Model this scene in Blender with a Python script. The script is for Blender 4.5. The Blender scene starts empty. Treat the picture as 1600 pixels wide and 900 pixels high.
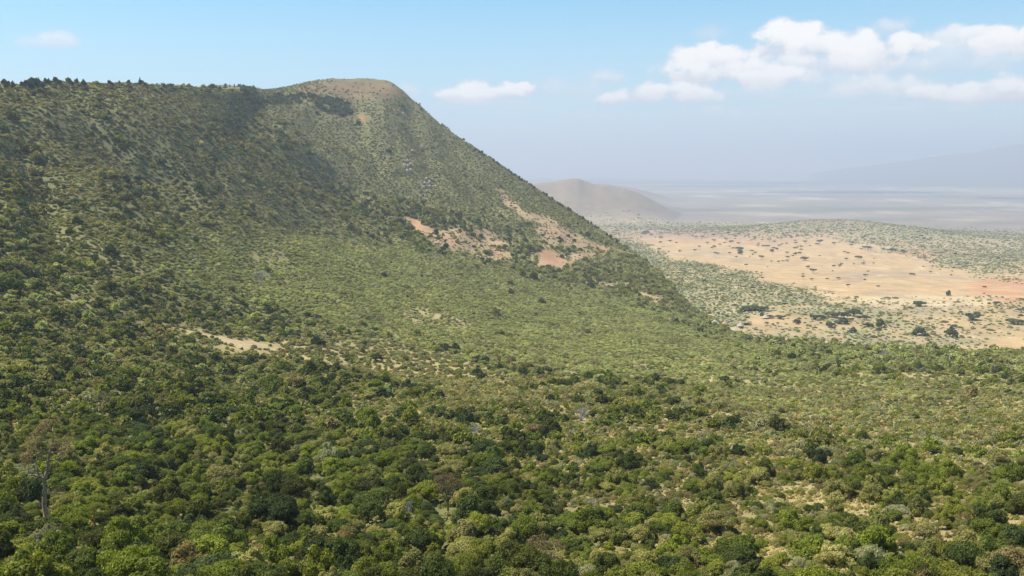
import bpy, math, random
import numpy as np
from mathutils import Vector

S = bpy.context.scene
COL = S.collection
R = math.radians
rng = np.random.default_rng(7)
random.seed(7)

# ------------------------------------------------------------------ camera
FPX = 1500.0
PITCH = math.atan(200.0 / FPX)
cam_data = bpy.data.cameras.new('camera')
cam_data.sensor_width = 36.0
cam_data.lens = 36.0 * FPX / 1600.0
cam_data.clip_start = 0.5
cam_data.clip_end = 400000.0
cam = bpy.data.objects.new('camera', cam_data)
COL.objects.link(cam)
cam.location = (0, 0, 0)
cam.rotation_euler = (math.pi / 2 - PITCH, 0, 0)
S.camera = cam

# ------------------------------------------------------------------ light, sky, exposure
S.view_settings.view_transform = 'Standard'
S.view_settings.look = 'None'
S.view_settings.exposure = 0.9
S.view_settings.gamma = 1.0
S.render.engine = 'CYCLES'
S.cycles.use_denoising = True
S.cycles.max_bounces = 5
S.cycles.diffuse_bounces = 2
S.cycles.transmission_bounces = 3
S.cycles.volume_bounces = 1
S.cycles.caustics_reflective = False
S.cycles.caustics_refractive = False

SUN_EL = 60.0
SUN_DIR = Vector((-0.99, 0.06, 0)).normalized()       # horizontal direction towards the sun
sun_az = math.atan2(SUN_DIR.x, SUN_DIR.y)
sd = bpy.data.lights.new('sun', 'SUN')
sd.energy = 5.0
sd.angle = R(0.5)
sd.color = (1.0, 0.94, 0.83)
sun = bpy.data.objects.new('sun', sd)
COL.objects.link(sun)
to_sun = Vector((SUN_DIR.x * math.cos(R(SUN_EL)), SUN_DIR.y * math.cos(R(SUN_EL)), math.sin(R(SUN_EL))))
sun.rotation_euler = to_sun.to_track_quat('Z', 'Y').to_euler()
sun.location = to_sun * 500


def pdir(px, py):
    """direction (x, y, z) of a pixel of the photograph, horizontal length 1"""
    px = np.asarray(px, float); py = np.asarray(py, float)
    v = 450.0 - py
    x = px - 800.0
    y = FPX * math.cos(PITCH) + v * math.sin(PITCH)
    z = -FPX * math.sin(PITCH) + v * math.cos(PITCH)
    h = np.hypot(x, y)
    return np.arctan2(x, y), z / h


def project(x, y, z):
    d = y * math.cos(PITCH) - z * math.sin(PITCH)
    u = y * math.sin(PITCH) + z * math.cos(PITCH)
    d = np.where(np.abs(d) < 1e-3, 1e-3, d)
    px = 800 + FPX * x / d
    py = 450 - FPX * u / d
    return np.where(d > 0, px, -9999.0), np.where(d > 0, py, -9999.0)


class NT:
    """small helper for building node trees"""
    def __init__(s, tree):
        s.t = tree
    def n(s, kind, **kw):
        nd = s.t.nodes.new(kind)
        for k, v in kw.items():
            if k == 'ins':
                for i, val in v.items():
                    if hasattr(val, 'is_linked') or isinstance(val, bpy.types.NodeSocket):
                        s.t.links.new(val, nd.inputs[i])
                    else:
                        nd.inputs[i].default_value = val
            else:
                setattr(nd, k, v)
        return nd
    def m(s, op, a, b=0.0, c=None, clamp=False):
        ins = {0: a, 1: b}
        if c is not None: ins[2] = c
        return s.n('ShaderNodeMath', operation=op, use_clamp=clamp, ins=ins).outputs[0]
    def mix(s, f, a, b, blend='MIX'):
        nd = s.n('ShaderNodeMix', data_type='RGBA', blend_type=blend)
        for i, val in ((0, f), (6, a), (7, b)):
            if isinstance(val, bpy.types.NodeSocket): s.t.links.new(val, nd.inputs[i])
            else: nd.inputs[i].default_value = val if i == 0 else (tuple(val) + (1,))[:4]
        return nd.outputs[2]
    def ramp(s, f, lo, hi):
        nd = s.n('ShaderNodeMapRange', interpolation_type='SMOOTHSTEP', ins={0: f, 1: lo, 2: hi, 3: 0.0, 4: 1.0})
        return nd.outputs[0]


world = bpy.data.worlds.new('World')
S.world = world
world.use_nodes = True
wt = world.node_tree
wt.nodes.clear()
W = NT(wt)
sky = W.n('ShaderNodeTexSky', sky_type='NISHITA', sun_disc=False)
sky.sun_elevation = R(SUN_EL)
sky.sun_rotation = sun_az
sky.altitude = 2000
sky.air_density = 1.0
sky.dust_density = 0.6
sky.ozone_density = 1.0
SKY_STRENGTH = 0.06
tc = W.n('ShaderNodeTexCoord')
sep = W.n('ShaderNodeSeparateXYZ', ins={0: tc.outputs['Generated']})
azn = W.m('ARCTAN2', sep.outputs[0], sep.outputs[1])
hn = W.m('SQRT', W.m('ADD', W.m('MULTIPLY', sep.outputs[0], sep.outputs[0]), W.m('MULTIPLY', sep.outputs[1], sep.outputs[1])))
eln = W.m('DIVIDE', sep.outputs[2], W.m('MAXIMUM', hn, 0.001))
# distorted coordinates give the clouds their billowing edges
cv = W.n('ShaderNodeCombineXYZ', ins={0: azn, 1: W.m('MULTIPLY', eln, 1.25), 2: 0.0}).outputs[0]
n1 = W.n('ShaderNodeTexNoise', ins={'Vector': cv, 'Scale': 34.0, 'Detail': 9.0, 'Roughness': 0.64})
n2 = W.n('ShaderNodeTexNoise', ins={'Vector': cv, 'Scale': 90.0, 'Detail': 5.0, 'Roughness': 0.6})
n3 = W.n('ShaderNodeTexVoronoi', feature='SMOOTH_F1', ins={'Vector': cv, 'Scale': 62.0})
bump = W.m('ADD', W.m('MULTIPLY', W.m('SUBTRACT', n1.outputs[0], 0.5), 2.6),
           W.m('MULTIPLY', W.m('SUBTRACT', 0.45, n3.outputs[0]), 1.0))
# clouds: px, py, half width, half height, strength
CLOUDS = [
    (1222, 72, 34, 30, 1.0), (1250, 62, 34, 22, 1.0), (1290, 78, 62, 30, 1.0), (1350, 84, 62, 27, 1.0), (1410, 72, 34, 18, .9), (1300, 100, 110, 18, .75),
    (1392, 43, 22, 14, .6), (1108, 54, 22, 12, .35),
    (1085, 92, 32, 20, 1.0), (1120, 100, 46, 26, 1.0), (1085, 118, 44, 20, 1.0), (1160, 112, 42, 20, .95), (1205, 122, 54, 18, .9), (1260, 130, 60, 12, .6),
    (1040, 145, 52, 15, .9), (1075, 152, 40, 10, .7), (1000, 150, 26, 12, .7), (962, 156, 22, 11, .85), (932, 122, 36, 11, .6), (925, 184, 30, 8, .4), (890, 140, 50, 18, .35),
    (1375, 138, 62, 15, .75), (1330, 150, 80, 14, .5), (1448, 146, 24, 12, .9), (1525, 150, 34, 14, .95), (1560, 144, 40, 16, .95), (1600, 140, 40, 18, .95),
    (1480, 60, 38, 15, .75), (1535, 55, 26, 13, .85), (1590, 64, 50, 20, .9), (1520, 85, 130, 18, .55), (1450, 100, 120, 20, .5), (1115, 176, 34, 9, .4), (1160, 182, 50, 9, .35),
    (725, 150, 36, 12, .9), (745, 142, 26, 13, 1.0), (775, 146, 34, 12, .95), (800, 142, 16, 11, 1.0), (820, 141, 15, 11, 1.0), (640, 144, 13, 12, .6), (760, 165, 70, 10, .35),
    (92, 64, 22, 13, .6), (70, 70, 24, 9, .5), (1200, 148, 140, 14, .4), (1420, 172, 90, 10, .35), (1250, 175, 120, 12, .3),
    (1730, 90, 60, 24, .9), (1800, 130, 70, 20, .9), (-160, 90, 40, 14, .5), (1950, 80, 80, 26, .9),
]
cloud = None; shade = None
for (cx, cy, hw, hh, st) in CLOUDS:
    a, e = pdir(cx, cy)
    a = float(a); e = float(e)
    du = W.m('MULTIPLY', W.m('SUBTRACT', azn, a), 1350.0 / hw)
    dv = W.m('MULTIPLY', W.m('SUBTRACT', eln, e), 1490.0 / hh)
    # flatter underside: negative dv counts more
    dvv = W.m('MAXIMUM', dv, W.m('MULTIPLY', dv, -1.35))
    d2 = W.m('ADD', W.m('MULTIPLY', du, du), W.m('MULTIPLY', dvv, dvv))
    g = W.m('MULTIPLY', W.m('MAXIMUM', W.m('SUBTRACT', 1.25, W.m('MULTIPLY', d2, 0.52)), -0.6), 1.0)
    top = W.m('ADD', g, bump)
    val = W.m('MULTIPLY', W.ramp(top, 0.18 if st > .8 else .05, .95 if st > .8 else (1.1 if st > .6 else 1.35)), min(1.0, st * 1.1))
    sh = W.m('MULTIPLY', val, W.ramp(W.m('ADD', dv, W.m('MULTIPLY', bump, 0.7)), -0.9, 0.5))
    cloud = val if cloud is None else W.m('MAXIMUM', cloud, val)
    shade = sh if shade is None else W.m('MAXIMUM', shade, sh)
skyc = W.mix(1.0, sky.outputs[0], (SKY_STRENGTH,) * 3, 'MULTIPLY')
skyc = W.mix(1.0, skyc, (0.80, 1.52, 1.56), 'MULTIPLY')
# pale haze veil thickening to the horizon, the same all round
veil = W.m('POWER', W.m('SUBTRACT', 1.0, W.ramp(eln, -0.03, 0.23)), 1.0)
skyc = W.mix(W.m('MULTIPLY', veil, 0.85), skyc, (.35, .385, .46))
cloudc = W.mix(shade, (.38, .39, .44), (.62, .60, .585))
skyc = W.mix(W.m('MULTIPLY', cloud, .95), skyc, cloudc)
bg = W.n('ShaderNodeBackground', ins={0: skyc, 1: 1.0})
wo = W.n('ShaderNodeOutputWorld', ins={0: bg.outputs[0]})
world.cycles.sampling_method = 'AUTOMATIC'

# ------------------------------------------------------------------ noise and maths helpers
_perm = np.random.default_rng(3).permutation(4096)
_ga = np.random.default_rng(4).uniform(0, 2 * math.pi, 4096)
_gx, _gy = np.cos(_ga), np.sin(_ga)


def perlin(x, y):
    x = np.asarray(x, float); y = np.asarray(y, float)
    xi = np.floor(x).astype(np.int64); yi = np.floor(y).astype(np.int64)
    xf = x - xi; yf = y - yi
    def g(i, j, dx, dy):
        h = _perm[(_perm[i & 4095] + j) & 4095]
        return _gx[h] * dx + _gy[h] * dy
    u = xf * xf * xf * (xf * (xf * 6 - 15) + 10); v = yf * yf * yf * (yf * (yf * 6 - 15) + 10)
    a = g(xi, yi, xf, yf); b = g(xi + 1, yi, xf - 1, yf)
    c = g(xi, yi + 1, xf, yf - 1); d = g(xi + 1, yi + 1, xf - 1, yf - 1)
    return ((a + u * (b - a)) * (1 - v) + (c + u * (d - c)) * v) * 1.5


def fbm(x, y, o=4, rough=0.5):
    s = 0; a = 1.0; t = 0
    for k in range(o):
        s = s + a * perlin(x * 2 ** k + 17.3 * k, y * 2 ** k - 9.1 * k); t += a; a *= rough
    return s / t


def sstep(a, b, x):
    t = np.clip((x - a) / (b - a), 0, 1)
    return t * t * (3 - 2 * t)


def pchip(xk, yk, x):
    xk = np.asarray(xk, float); yk = np.asarray(yk, float)
    h = np.diff(xk); dl = np.diff(yk) / h
    m = np.zeros_like(yk)
    m[0], m[-1] = dl[0], dl[-1]
    for i in range(1, len(xk) - 1):
        if dl[i - 1] * dl[i] > 0:
            w1 = 2 * h[i] + h[i - 1]; w2 = h[i] + 2 * h[i - 1]
            m[i] = (w1 + w2) / (w1 / dl[i - 1] + w2 / dl[i])
    x = np.clip(x, xk[0], xk[-1])
    i = np.clip(np.searchsorted(xk, x, side='right') - 1, 0, len(xk) - 2)
    t = (x - xk[i]) / h[i]
    return (yk[i] * (1 + 2 * t) * (1 - t) ** 2 + m[i] * h[i] * t * (1 - t) ** 2
            + yk[i + 1] * t * t * (3 - 2 * t) + m[i + 1] * h[i] * t * t * (t - 1))


# ------------------------------------------------------------------ terrain
# for each bearing, the run of the slope from the viewpoint to its crest: (picture row, distance in m)
PROFILES = {
    -300: [(900, 92), (800, 130), (700, 180), (620, 240), (540, 310), (450, 390), (350, 500), (250, 620), (180, 700), (120, 800)],
    0:    [(900, 95), (800, 135), (700, 190), (620, 260), (540, 340), (450, 430), (350, 560), (250, 700), (180, 790), (132, 880)],
    100:  [(900, 96), (800, 137), (700, 197), (620, 272), (540, 368), (455, 462), (355, 592), (254, 742), (180, 840), (130, 930)],
    200:  [(900, 98), (800, 140), (700, 205), (620, 285), (540, 400), (460, 500), (360, 630), (260, 790), (180, 900), (132, 1000)],
    350:  [(900, 100), (800, 142), (700, 210), (620, 300), (545, 440), (480, 560), (390, 720), (290, 900), (200, 1050), (141, 1180)],
    430:  [(900, 102), (800, 145), (700, 214), (620, 308), (550, 455), (488, 595), (405, 770), (300, 980), (210, 1180), (139, 1580)],
    500:  [(900, 103), (800, 146), (700, 217), (620, 315), (552, 465), (494, 615), (412, 810), (315, 1060), (205, 1380), (125, 1680)],
    570:  [(900, 104), (800, 148), (700, 220), (620, 325), (555, 480), (500, 640), (420, 860), (320, 1150), (210, 1450), (122, 1710)],
    605:  [(900, 104), (800, 148), (700, 222), (620, 329), (557, 485), (502, 652), (425, 878), (325, 1165), (220, 1450), (126, 1700)],
    650:  [(900, 105), (800, 149), (700, 225), (620, 335), (560, 490), (505, 670), (430, 900), (340, 1180), (250, 1420), (160, 1680)],
    700:  [(900, 105), (800, 150), (700, 226), (620, 340), (561, 500), (508, 685), (435, 930), (360, 1175), (275, 1410), (203, 1650)],
    750:  [(900, 106), (800, 150), (700, 228), (620, 345), (562, 510), (510, 700), (440, 960), (380, 1170), (300, 1400), (236, 1620)],
    850:  [(900, 107), (800, 152), (700, 232), (620, 355), (565, 525), (515, 740), (450, 1010), (405, 1180), (350, 1370), (302, 1560)],
    950:  [(900, 107), (800, 153), (700, 236), (620, 362), (568, 540), (525, 740), (480, 950), (445, 1120), (405, 1290), (368, 1470)],
    1030: [(900, 108), (800, 154), (700, 238), (620, 368), (572, 545), (535, 700), (505, 860), (480, 1000), (452, 1140), (426, 1280)],
    1100: [(900, 108), (800, 155), (700, 240), (620, 374), (578, 540), (551, 670), (535, 770), (524, 850), (511, 960), (499, 1080)],
    1200: [(900, 108), (800, 156), (700, 242), (620, 380), (585, 520), (567, 610), (556, 670), (549, 720), (542, 770), (535, 830)],
    1400: [(900, 108), (800, 158), (700, 245), (620, 385), (590, 500), (574, 570), (563, 615), (555, 650), (549, 690), (545, 730)],
    1600: [(900, 108), (800, 160), (700, 248), (620, 390), (592, 500), (577, 560), (567, 600), (560, 630), (555, 655), (551, 680)],
    1900: [(900, 108), (800, 160), (700, 248), (620, 390), (592, 500), (577, 560), (567, 600), (560, 630), (555, 655), (551, 680)],
}
PX = sorted(PROFILES)
NK = 10
KAZ = np.zeros((NK, len(PX))); KR = KAZ.copy(); KT = KAZ.copy()
for c_, p_ in enumerate(PX):
    for k_ in range(NK):
        py_, r_ = PROFILES[p_][k_]
        KAZ[k_, c_], KT[k_, c_] = pdir(p_, py_)
        KR[k_, c_] = r_

FINE = np.radians(np.linspace(-34, 34, 620))
left = np.radians(np.linspace(-180, -34, 50)[:-1]); right = np.radians(np.linspace(34, 180, 50)[1:])
AZ = np.concatenate([left, FINE, right])
RR = np.unique(np.concatenate([np.geomspace(1.5, 60, 26), np.geomspace(60, 2000, 500), np.geomspace(2000, 90000, 190)]))
LR = np.log(RR)
A2, R2 = np.meshgrid(AZ, RR, indexing='ij')
X2 = R2 * np.sin(A2); Y2 = R2 * np.cos(A2)


def floor_z(az, r):
    z = pchip([0, 1100, 2400, 4800, 8500, 20000, 90000], [-176, -180, -238, -318, -395, -440, -450], r)
    return z


TZ = np.zeros_like(A2)
CREST = np.zeros(len(AZ))
ZC = np.zeros(len(AZ))
for i, a in enumerate(AZ):
    # bearings behind the camera run smoothly from the right-hand profile round to the left-hand one
    lo, hi = KAZ[:, 0].max(), KAZ[:, -1].min()
    rk = np.array([pchip(KAZ[k], KR[k], a) for k in range(NK)])
    tk = np.array([pchip(KAZ[k], KT[k], a) for k in range(NK)])
    if a > math.pi / 2:
        f = (a - math.pi / 2) / (math.pi / 2); f = f * f * (3 - 2 * f)
        rk = rk * (1 - f) + KR[:, 0] * f; tk = tk * (1 - f) + KT[:, 0] * f
    rr = np.concatenate([[1.0, 4.0, 30.0], rk]); tt = np.concatenate([[-0.75, -0.56, -0.53], tk])
    t = pchip(np.log(rr), tt, LR)
    z = t * RR
    z = np.minimum(z, -1.65) if False else z
    rc, tc_ = rk[-1], tk[-1]
    CREST[i] = rc; ZC[i] = tc_ * rc
    pe = 800 + FPX * math.tan(max(-1.2, min(1.2, a)))      # rough picture column of this bearing
    back = 0.04 + 0.42 * float(sstep(470, 700, pe)) if a < math.pi / 2 else 0.46 - 0.42 * (a - math.pi / 2) / (math.pi / 2)
    over = RR > rc
    dr = RR - rc
    z = np.where(over, tc_ * rc - back * dr * np.clip(dr / 60, 0, 1) - np.where(pe < 470, 0, 0) * 0, z)
    z = np.where(over & (back < 0.1), np.maximum(z, tc_ * rc - 14 - 0.002 * np.maximum(dr, 0)), z)
    pl = float(sstep(150, 240, pe) * sstep(475, 430, pe)) if a < 0 else 0.0
    if pl > 0:
        tp = float(pdir(max(pe, 200), 137.5)[1])
        up = tp * np.minimum(RR, 1700) - 9 * np.exp(-((RR - (rc + 1700) / 2) / 170) ** 2)
        z = np.where(RR > rc + 20, np.maximum(z, z + (up - z) * pl), z)
    TZ[i] = z
zf = floor_z(A2, R2)
# folds and gullies running down the slopes
hillw = sstep(350, 900, R2) * (1 - 0.75 * np.exp(-((R2 - CREST[:, None]) / 90.0) ** 2)) * (1 - sstep(2500, 5000, R2))
upper = sstep(-170, -60, TZ)
ridged = 1 - np.abs(fbm(X2 / 190 + 3, Y2 / 260, 4)) * 2.2
TZ += hillw * upper * (ridged * 14 - 8)
TZ += hillw * fbm(X2 / 60, Y2 / 60, 4) * 3.5
TZ += sstep(60, 130, R2) * (1 - sstep(600, 900, R2)) * fbm(X2 / 70, Y2 / 70, 4) * 3.2 * np.clip(R2 / 300, .4, 1)
# gullies between the spurs, each along a line that runs down the slope
pxg, pyg = project(X2, Y2, TZ)
def seg_d(px, py, pts):
    d = np.full(px.shape, 1e9); tt = np.zeros(px.shape)
    for k in range(len(pts) - 1):
        (x1, y1), (x2, y2) = pts[k], pts[k + 1]
        t = np.clip(((px - x1) * (x2 - x1) + (py - y1) * (y2 - y1)) / ((x2 - x1) ** 2 + (y2 - y1) ** 2), 0, 1)
        dd = np.hypot(px - x1 - t * (x2 - x1), py - y1 - t * (y2 - y1))
        m = dd < d; d = np.where(m, dd, d); tt = np.where(m, (k + t) / (len(pts) - 1), tt)
    return d, tt
wgx = pxg + 14 * fbm(A2 * 25, pyg / 30, 3); wgy = pyg
for pts, wpx, dep in (([(110, 160), (150, 195), (205, 250), (270, 310), (330, 370)], 26, 11), ([(330, 165), (400, 200), (455, 250), (520, 300), (590, 345)], 30, 10),
                      ([(20, 200), (60, 290), (90, 380)], 24, 9), ([(560, 200), (590, 260), (640, 320), (680, 345)], 20, 9), ([(700, 215), (730, 280), (800, 350)], 22, 7),
                      ([(640, 150), (650, 220), (690, 300)], 13, 5), ([(270, 180), (300, 230), (350, 290), (420, 350)], 18, 8), ([(380, 150), (400, 158), (470, 178), (530, 205)], 18, 9)):
    d, tt = seg_d(wgx, wgy, pts)
    fade = sstep(0, .2, tt) * sstep(1, .75, tt)
    TZ -= dep * np.exp(-(d / wpx) ** 2) * (.35 + .65 * fade) * (R2 > 450) * (R2 < CREST[:, None] - 15)
# valley floor relief
P2x, P2y = 800 + FPX * np.tan(np.clip(A2, -1.2, 1.2)), 0
zf = zf + fbm(X2 / 420, Y2 / 420, 4) * 7 * sstep(900, 2000, R2) + fbm(X2 / 3000, Y2 / 3000, 3) * 16 * sstep(2500, 6000, R2)
def hump(az0px, r0, wl, wr, wrad, h):
    d = P2x - az0px
    w = np.where(d < 0, wl, wr)
    return h * np.exp(-(d / w) ** 2) * np.exp(-((R2 - r0) / wrad) ** 2)
zf += hump(1295, 4300, 110, 150, 620, 48) + hump(1150, 3900, 80, 160, 500, 14) + hump(1420, 3800, 90, 120, 500, 22)
# far ridge and mountains, by skyline
front = (np.abs(A2) < 1.2)
def range_(cols, rows, r0, wnear, wfar, pw=1.5):
    az_, t_ = pdir(cols, rows)
    t0 = pchip(az_, t_, A2)
    top = t0 * r0
    w = np.where(R2 < r0, wnear, wfar)
    g = np.exp(-(np.abs(R2 - r0) / w) ** pw)
    hgt = np.maximum(top - zf, 0)
    return np.where(front, hgt * g, 0)
zf = zf + range_([500, 760, 830, 860, 885, 900, 915, 930, 955, 985, 1010, 1035, 1060, 1100], [320, 300, 287, 284, 280, 278, 283, 288, 290, 297, 308, 322, 338, 372], 6200, 900, 1100) * (1 + .16 * sstep(30, 200, np.abs(R2 - 6200)) * (fbm(X2 / 260, Y2 / 600, 4) - .3 * np.abs(fbm(X2 / 150 + 3, Y2 / 500, 3))))
zf = zf + range_([860, 900, 940, 965, 1000, 1030, 1060, 1090], [300, 288, 287, 290, 296, 305, 318, 340], 9800, 700, 1200)
zf = zf + range_([1180, 1300, 1380, 1430, 1480, 1520, 1560, 1600, 1700, 2400], [300, 266, 256, 249, 241, 238, 230, 224, 215, 230], 25000, 3500, 6000)
# smooth maximum of slope and valley floor
kk = 6.0
dz = np.clip((TZ - zf) / kk, -40, 40)
GZ = np.where(dz > 0, TZ, zf) + kk * np.log1p(np.exp(-np.abs(dz)))


def ground_z(x, y):
    a = np.arctan2(x, y); l = np.log(np.maximum(np.hypot(x, y), RR[0] * 1.001))
    i = np.clip(np.searchsorted(AZ, a) - 1, 0, len(AZ) - 2); j = np.clip(np.searchsorted(LR, l) - 1, 0, len(RR) - 2)
    u = (a - AZ[i]) / (AZ[i + 1] - AZ[i]); v = (np.exp(l) - RR[j]) / (RR[j + 1] - RR[j])
    return (GZ[i, j] * (1 - u) + GZ[i + 1, j] * u) * (1 - v) + (GZ[i, j + 1] * (1 - u) + GZ[i + 1, j + 1] * u) * v


def hit(px, py, rmin=60, rmax=30000):
    """where the line of sight through a picture point meets the ground"""
    a, t = pdir(px, py)
    r = np.geomspace(rmin, rmax, 3000)
    x = r * math.sin(a); y = r * math.cos(a)
    g = ground_z(x, y) - t * r
    k = np.argmax(g > 0)
    if g[k] <= 0: k = np.argmax(g)
    return Vector((x[k], y[k], float(ground_z(x[k], y[k]))))


# ---- what grows and lies where, in picture columns and rows of the ground points
def warp(px, py, x, y):
    """ragged edges for all patches"""
    s = np.maximum(np.hypot(x, y), 50)
    L = s * 0.035
    lg = np.log(s)
    ax = np.arctan2(x, y)
    u = ax * 30; v = py / 28.0
    return px + 26 * fbm(u, v, 5, .6), py + 9 * fbm(u + 40, v + 7, 5, .6)


def poly(px, py, pts, soft=6.0):
    """1 inside a polygon, falling to 0 over `soft` pixels outside"""
    pts = np.array(pts, float); n = len(pts)
    inside = np.zeros(px.shape, bool); dmin = np.full(px.shape, 1e9)
    for i in range(n):
        x1, y1 = pts[i]; x2, y2 = pts[(i + 1) % n]
        c = ((y1 > py) != (y2 > py))
        xi = (x2 - x1) * (py - y1) / (y2 - y1 + 1e-9) + x1
        inside ^= c & (px < xi)
        t = np.clip(((px - x1) * (x2 - x1) + (py - y1) * (y2 - y1)) / ((x2 - x1) ** 2 + (y2 - y1) ** 2), 0, 1)
        d = np.hypot(px - x1 - t * (x2 - x1), py - y1 - t * (y2 - y1))
        dmin = np.minimum(dmin, d)
    s = np.where(inside, dmin, -dmin)
    return sstep(-soft, soft, s)


def ell(px, py, cx, cy, rx, ry, ang=0.0, soft=.35):
    c, s = math.cos(R(ang)), math.sin(R(ang))
    dx, dy = px - cx, py - cy
    d = np.hypot((dx * c + dy * s) / rx, (-dx * s + dy * c) / ry)
    return sstep(1 + soft, 1 - soft, d)


TAN = [[(628, 341), (660, 343), (700, 358), (740, 372), (800, 397), (812, 408), (770, 408), (730, 398), (690, 384), (655, 362)],
       [(765, 296), (800, 312), (850, 338), (890, 362), (955, 386), (940, 395), (895, 386), (852, 388), (842, 352), (800, 326)],
       [(730, 352), (770, 360), (800, 380), (780, 388), (740, 372)],
       [(905, 437), (985, 441), (980, 449), (930, 446)],
       [(1000, 452), (1030, 462), (1055, 482), (1030, 478)],
       [(820, 395), (890, 392), (960, 396), (900, 404), (880, 420), (850, 418), (830, 405)]]
REDP = [[(838, 390), (872, 391), (868, 408), (860, 418), (848, 410)],
        [(563, 181), (580, 182), (577, 189), (567, 188)],
        [(925, 384), (958, 388), (950, 392)], [(628, 342), (652, 344), (690, 362), (668, 362)], [(980,352),(1060,354),(1050,360),(985,358)]]
SAND = [[(346, 526), (372, 531), (394, 532), (400, 542), (378, 546), (364, 541), (342, 531)],
        [(268, 512), (300, 517), (345, 527), (343, 530), (300, 520)],
        [(396, 533), (432, 545), (428, 549), (396, 541)]]


def zones(px, py, x, y, r):
    """weights of the kinds of ground"""
    wx, wy = warp(px, py, x, y)
    Z = {}
    valley = sstep(1050, 1300, r) * (1 - sstep(2, 40, np.interp(r, [0, 1], [0, 0]) * 0)) 
    Z['tan'] = np.max([poly(wx, wy, p, 4) for p in TAN], axis=0) * sstep(700, 900, r) * (1 - sstep(1700, 1900, r))
    Z['red'] = np.max([poly(wx, wy, p, 3) for p in REDP], axis=0) * sstep(700, 900, r)
    ux, uy = px + 6 * fbm(x / 6, y / 6, 3), py + 2 * fbm(x / 6 + 9, y / 6, 3)
    Z['sand'] = np.max([poly(ux, uy, p, 1.6) for p in SAND], axis=0)
    Z['dry'] = np.clip(np.max([ell(wx, wy, 700, 590, 210, 30, 14), ell(wx, wy, 480, 552, 90, 14, 14), ell(wx, wy, 860, 625, 120, 22, 10),
                       .8 * ell(wx, wy, 1130, 690, 130, 26, 6), ell(wx, wy, 1300, 790, 130, 20, 10), ell(wx, wy, 1120, 740, 70, 16, 0),
                       .7 * ell(wx, wy, 1400, 640, 260, 48, 2), .8 * ell(wx, wy, 1480, 592, 90, 9, 0), ell(wx, wy, 1450, 820, 60, 12, 20),
                       .5 * ell(wx, wy, 1020, 775, 60, 16, 0), .8 * ell(wx, wy, 680, 500, 60, 14, 10), .8 * ell(wx, wy, 385, 552, 60, 12, 10), .55 * ell(wx, wy, 330, 524, 70, 9, 12), .4*ell(wx,wy,125,300,14,16,0), .5*ell(wx,wy,110,470,50,14,10), .5*ell(wx,wy,410,405,40,12,0)], axis=0), 0, 1)
    pat = fbm(x / 13 + 3, y / 19, 3, .55)
    wide = np.clip(ell(px, py, 1280, 715, 520, 165, 4, .4) + .8 * ell(px, py, 680, 615, 330, 75, 8, .5) + .45 * sstep(950, 1250, px) * sstep(560, 620, py), 0, 1)
    Z['dry'] = np.clip(np.maximum(Z['dry'] * (.7 + .7 * sstep(-.3, .3, pat)), wide * sstep(-.16, .16, pat) * .9), 0, 1)
    return Z


def veg(px, py, x, y, r, Z):
    """tree share, shrub cover and tone fields of the plant cover"""
    wx, wy = warp(px, py, x, y)
    near = fbm(x / 26, y / 26, 3); mid = fbm(x / 70 + 5, y / 70, 3)
    tree = 0.62 + 0.7 * near * (1 - .5 * sstep(600, 1000, r))
    # open, shrubby stretches
    tree = tree - 0.55 * ell(wx, wy, 1380, 650, 330, 62, 3) - .3 * ell(wx, wy, 1060, 700, 180, 40, 5)
    tree = tree + .22 * ell(wx, wy, 1400, 576, 330, 20, 2) - .3 * ell(wx, wy, 1380, 548, 330, 8, 2) + .6 * ell(wx, wy, 1100, 660, 180, 16, 8) + .4 * ell(wx, wy, 1230, 735, 240, 26, 12)
    tree = tree - .95 * ell(wx, wy, 660, 465, 480, 70, 11) - .35 * ell(wx, wy, 1000, 560, 250, 30, 3)
    tree = tree - .5 * sstep(420, 300, py) * sstep(300, 500, r)
    tree = tree + .4 * ell(wx, wy, 470, 260, 34, 95, -40) + .35 * ell(wx, wy, 360, 210, 60, 40, 30) + .6 * ell(wx, wy, 640, 335, 120, 20, 12)
    tree = tree + .5 * ell(wx, wy, 170, 210, 30, 50, -50) + .5 * ell(wx, wy, 30, 380, 60, 130, 0) + .5 * ell(wx, wy, 215, 330, 40, 60, -40) + .4*ell(wx,wy,320,370,70,30,20)
    tree = tree + .35 * sstep(600, 800, py) - 1.2 * sstep(185, 150, py) * sstep(430, 480, px) - .25 * sstep(1100, 1400, r)
    tree = tree - .75 * Z['dry'] - .2 * sstep(1500, 1600, px) * sstep(640, 600, py)
    cover = 0.97 - .60 * Z['dry'] * sstep(-.4, .2, near + .15) - .22 * sstep(.1, .4, fbm(x / 24 + 8, y / 34, 3)) * sstep(380, 600, r) * (.2 + .8 * sstep(330, 480, px)) - 1.0 * Z['sand'] - .68 * Z['tan'] - .9 * Z['red']
    cover = cover - .25 * sstep(190, 135, py) * sstep(450, 560, px) - .2 * sstep(260, 150, py) * sstep(450, 560, px) - .2 * sstep(330, 180, py) * (.2 + .8 * sstep(330, 480, px)) - .25 * sstep(160, 130, py) * sstep(470, 520, px)
    return tree, np.clip(cover, 0, 1), near, mid


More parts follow.
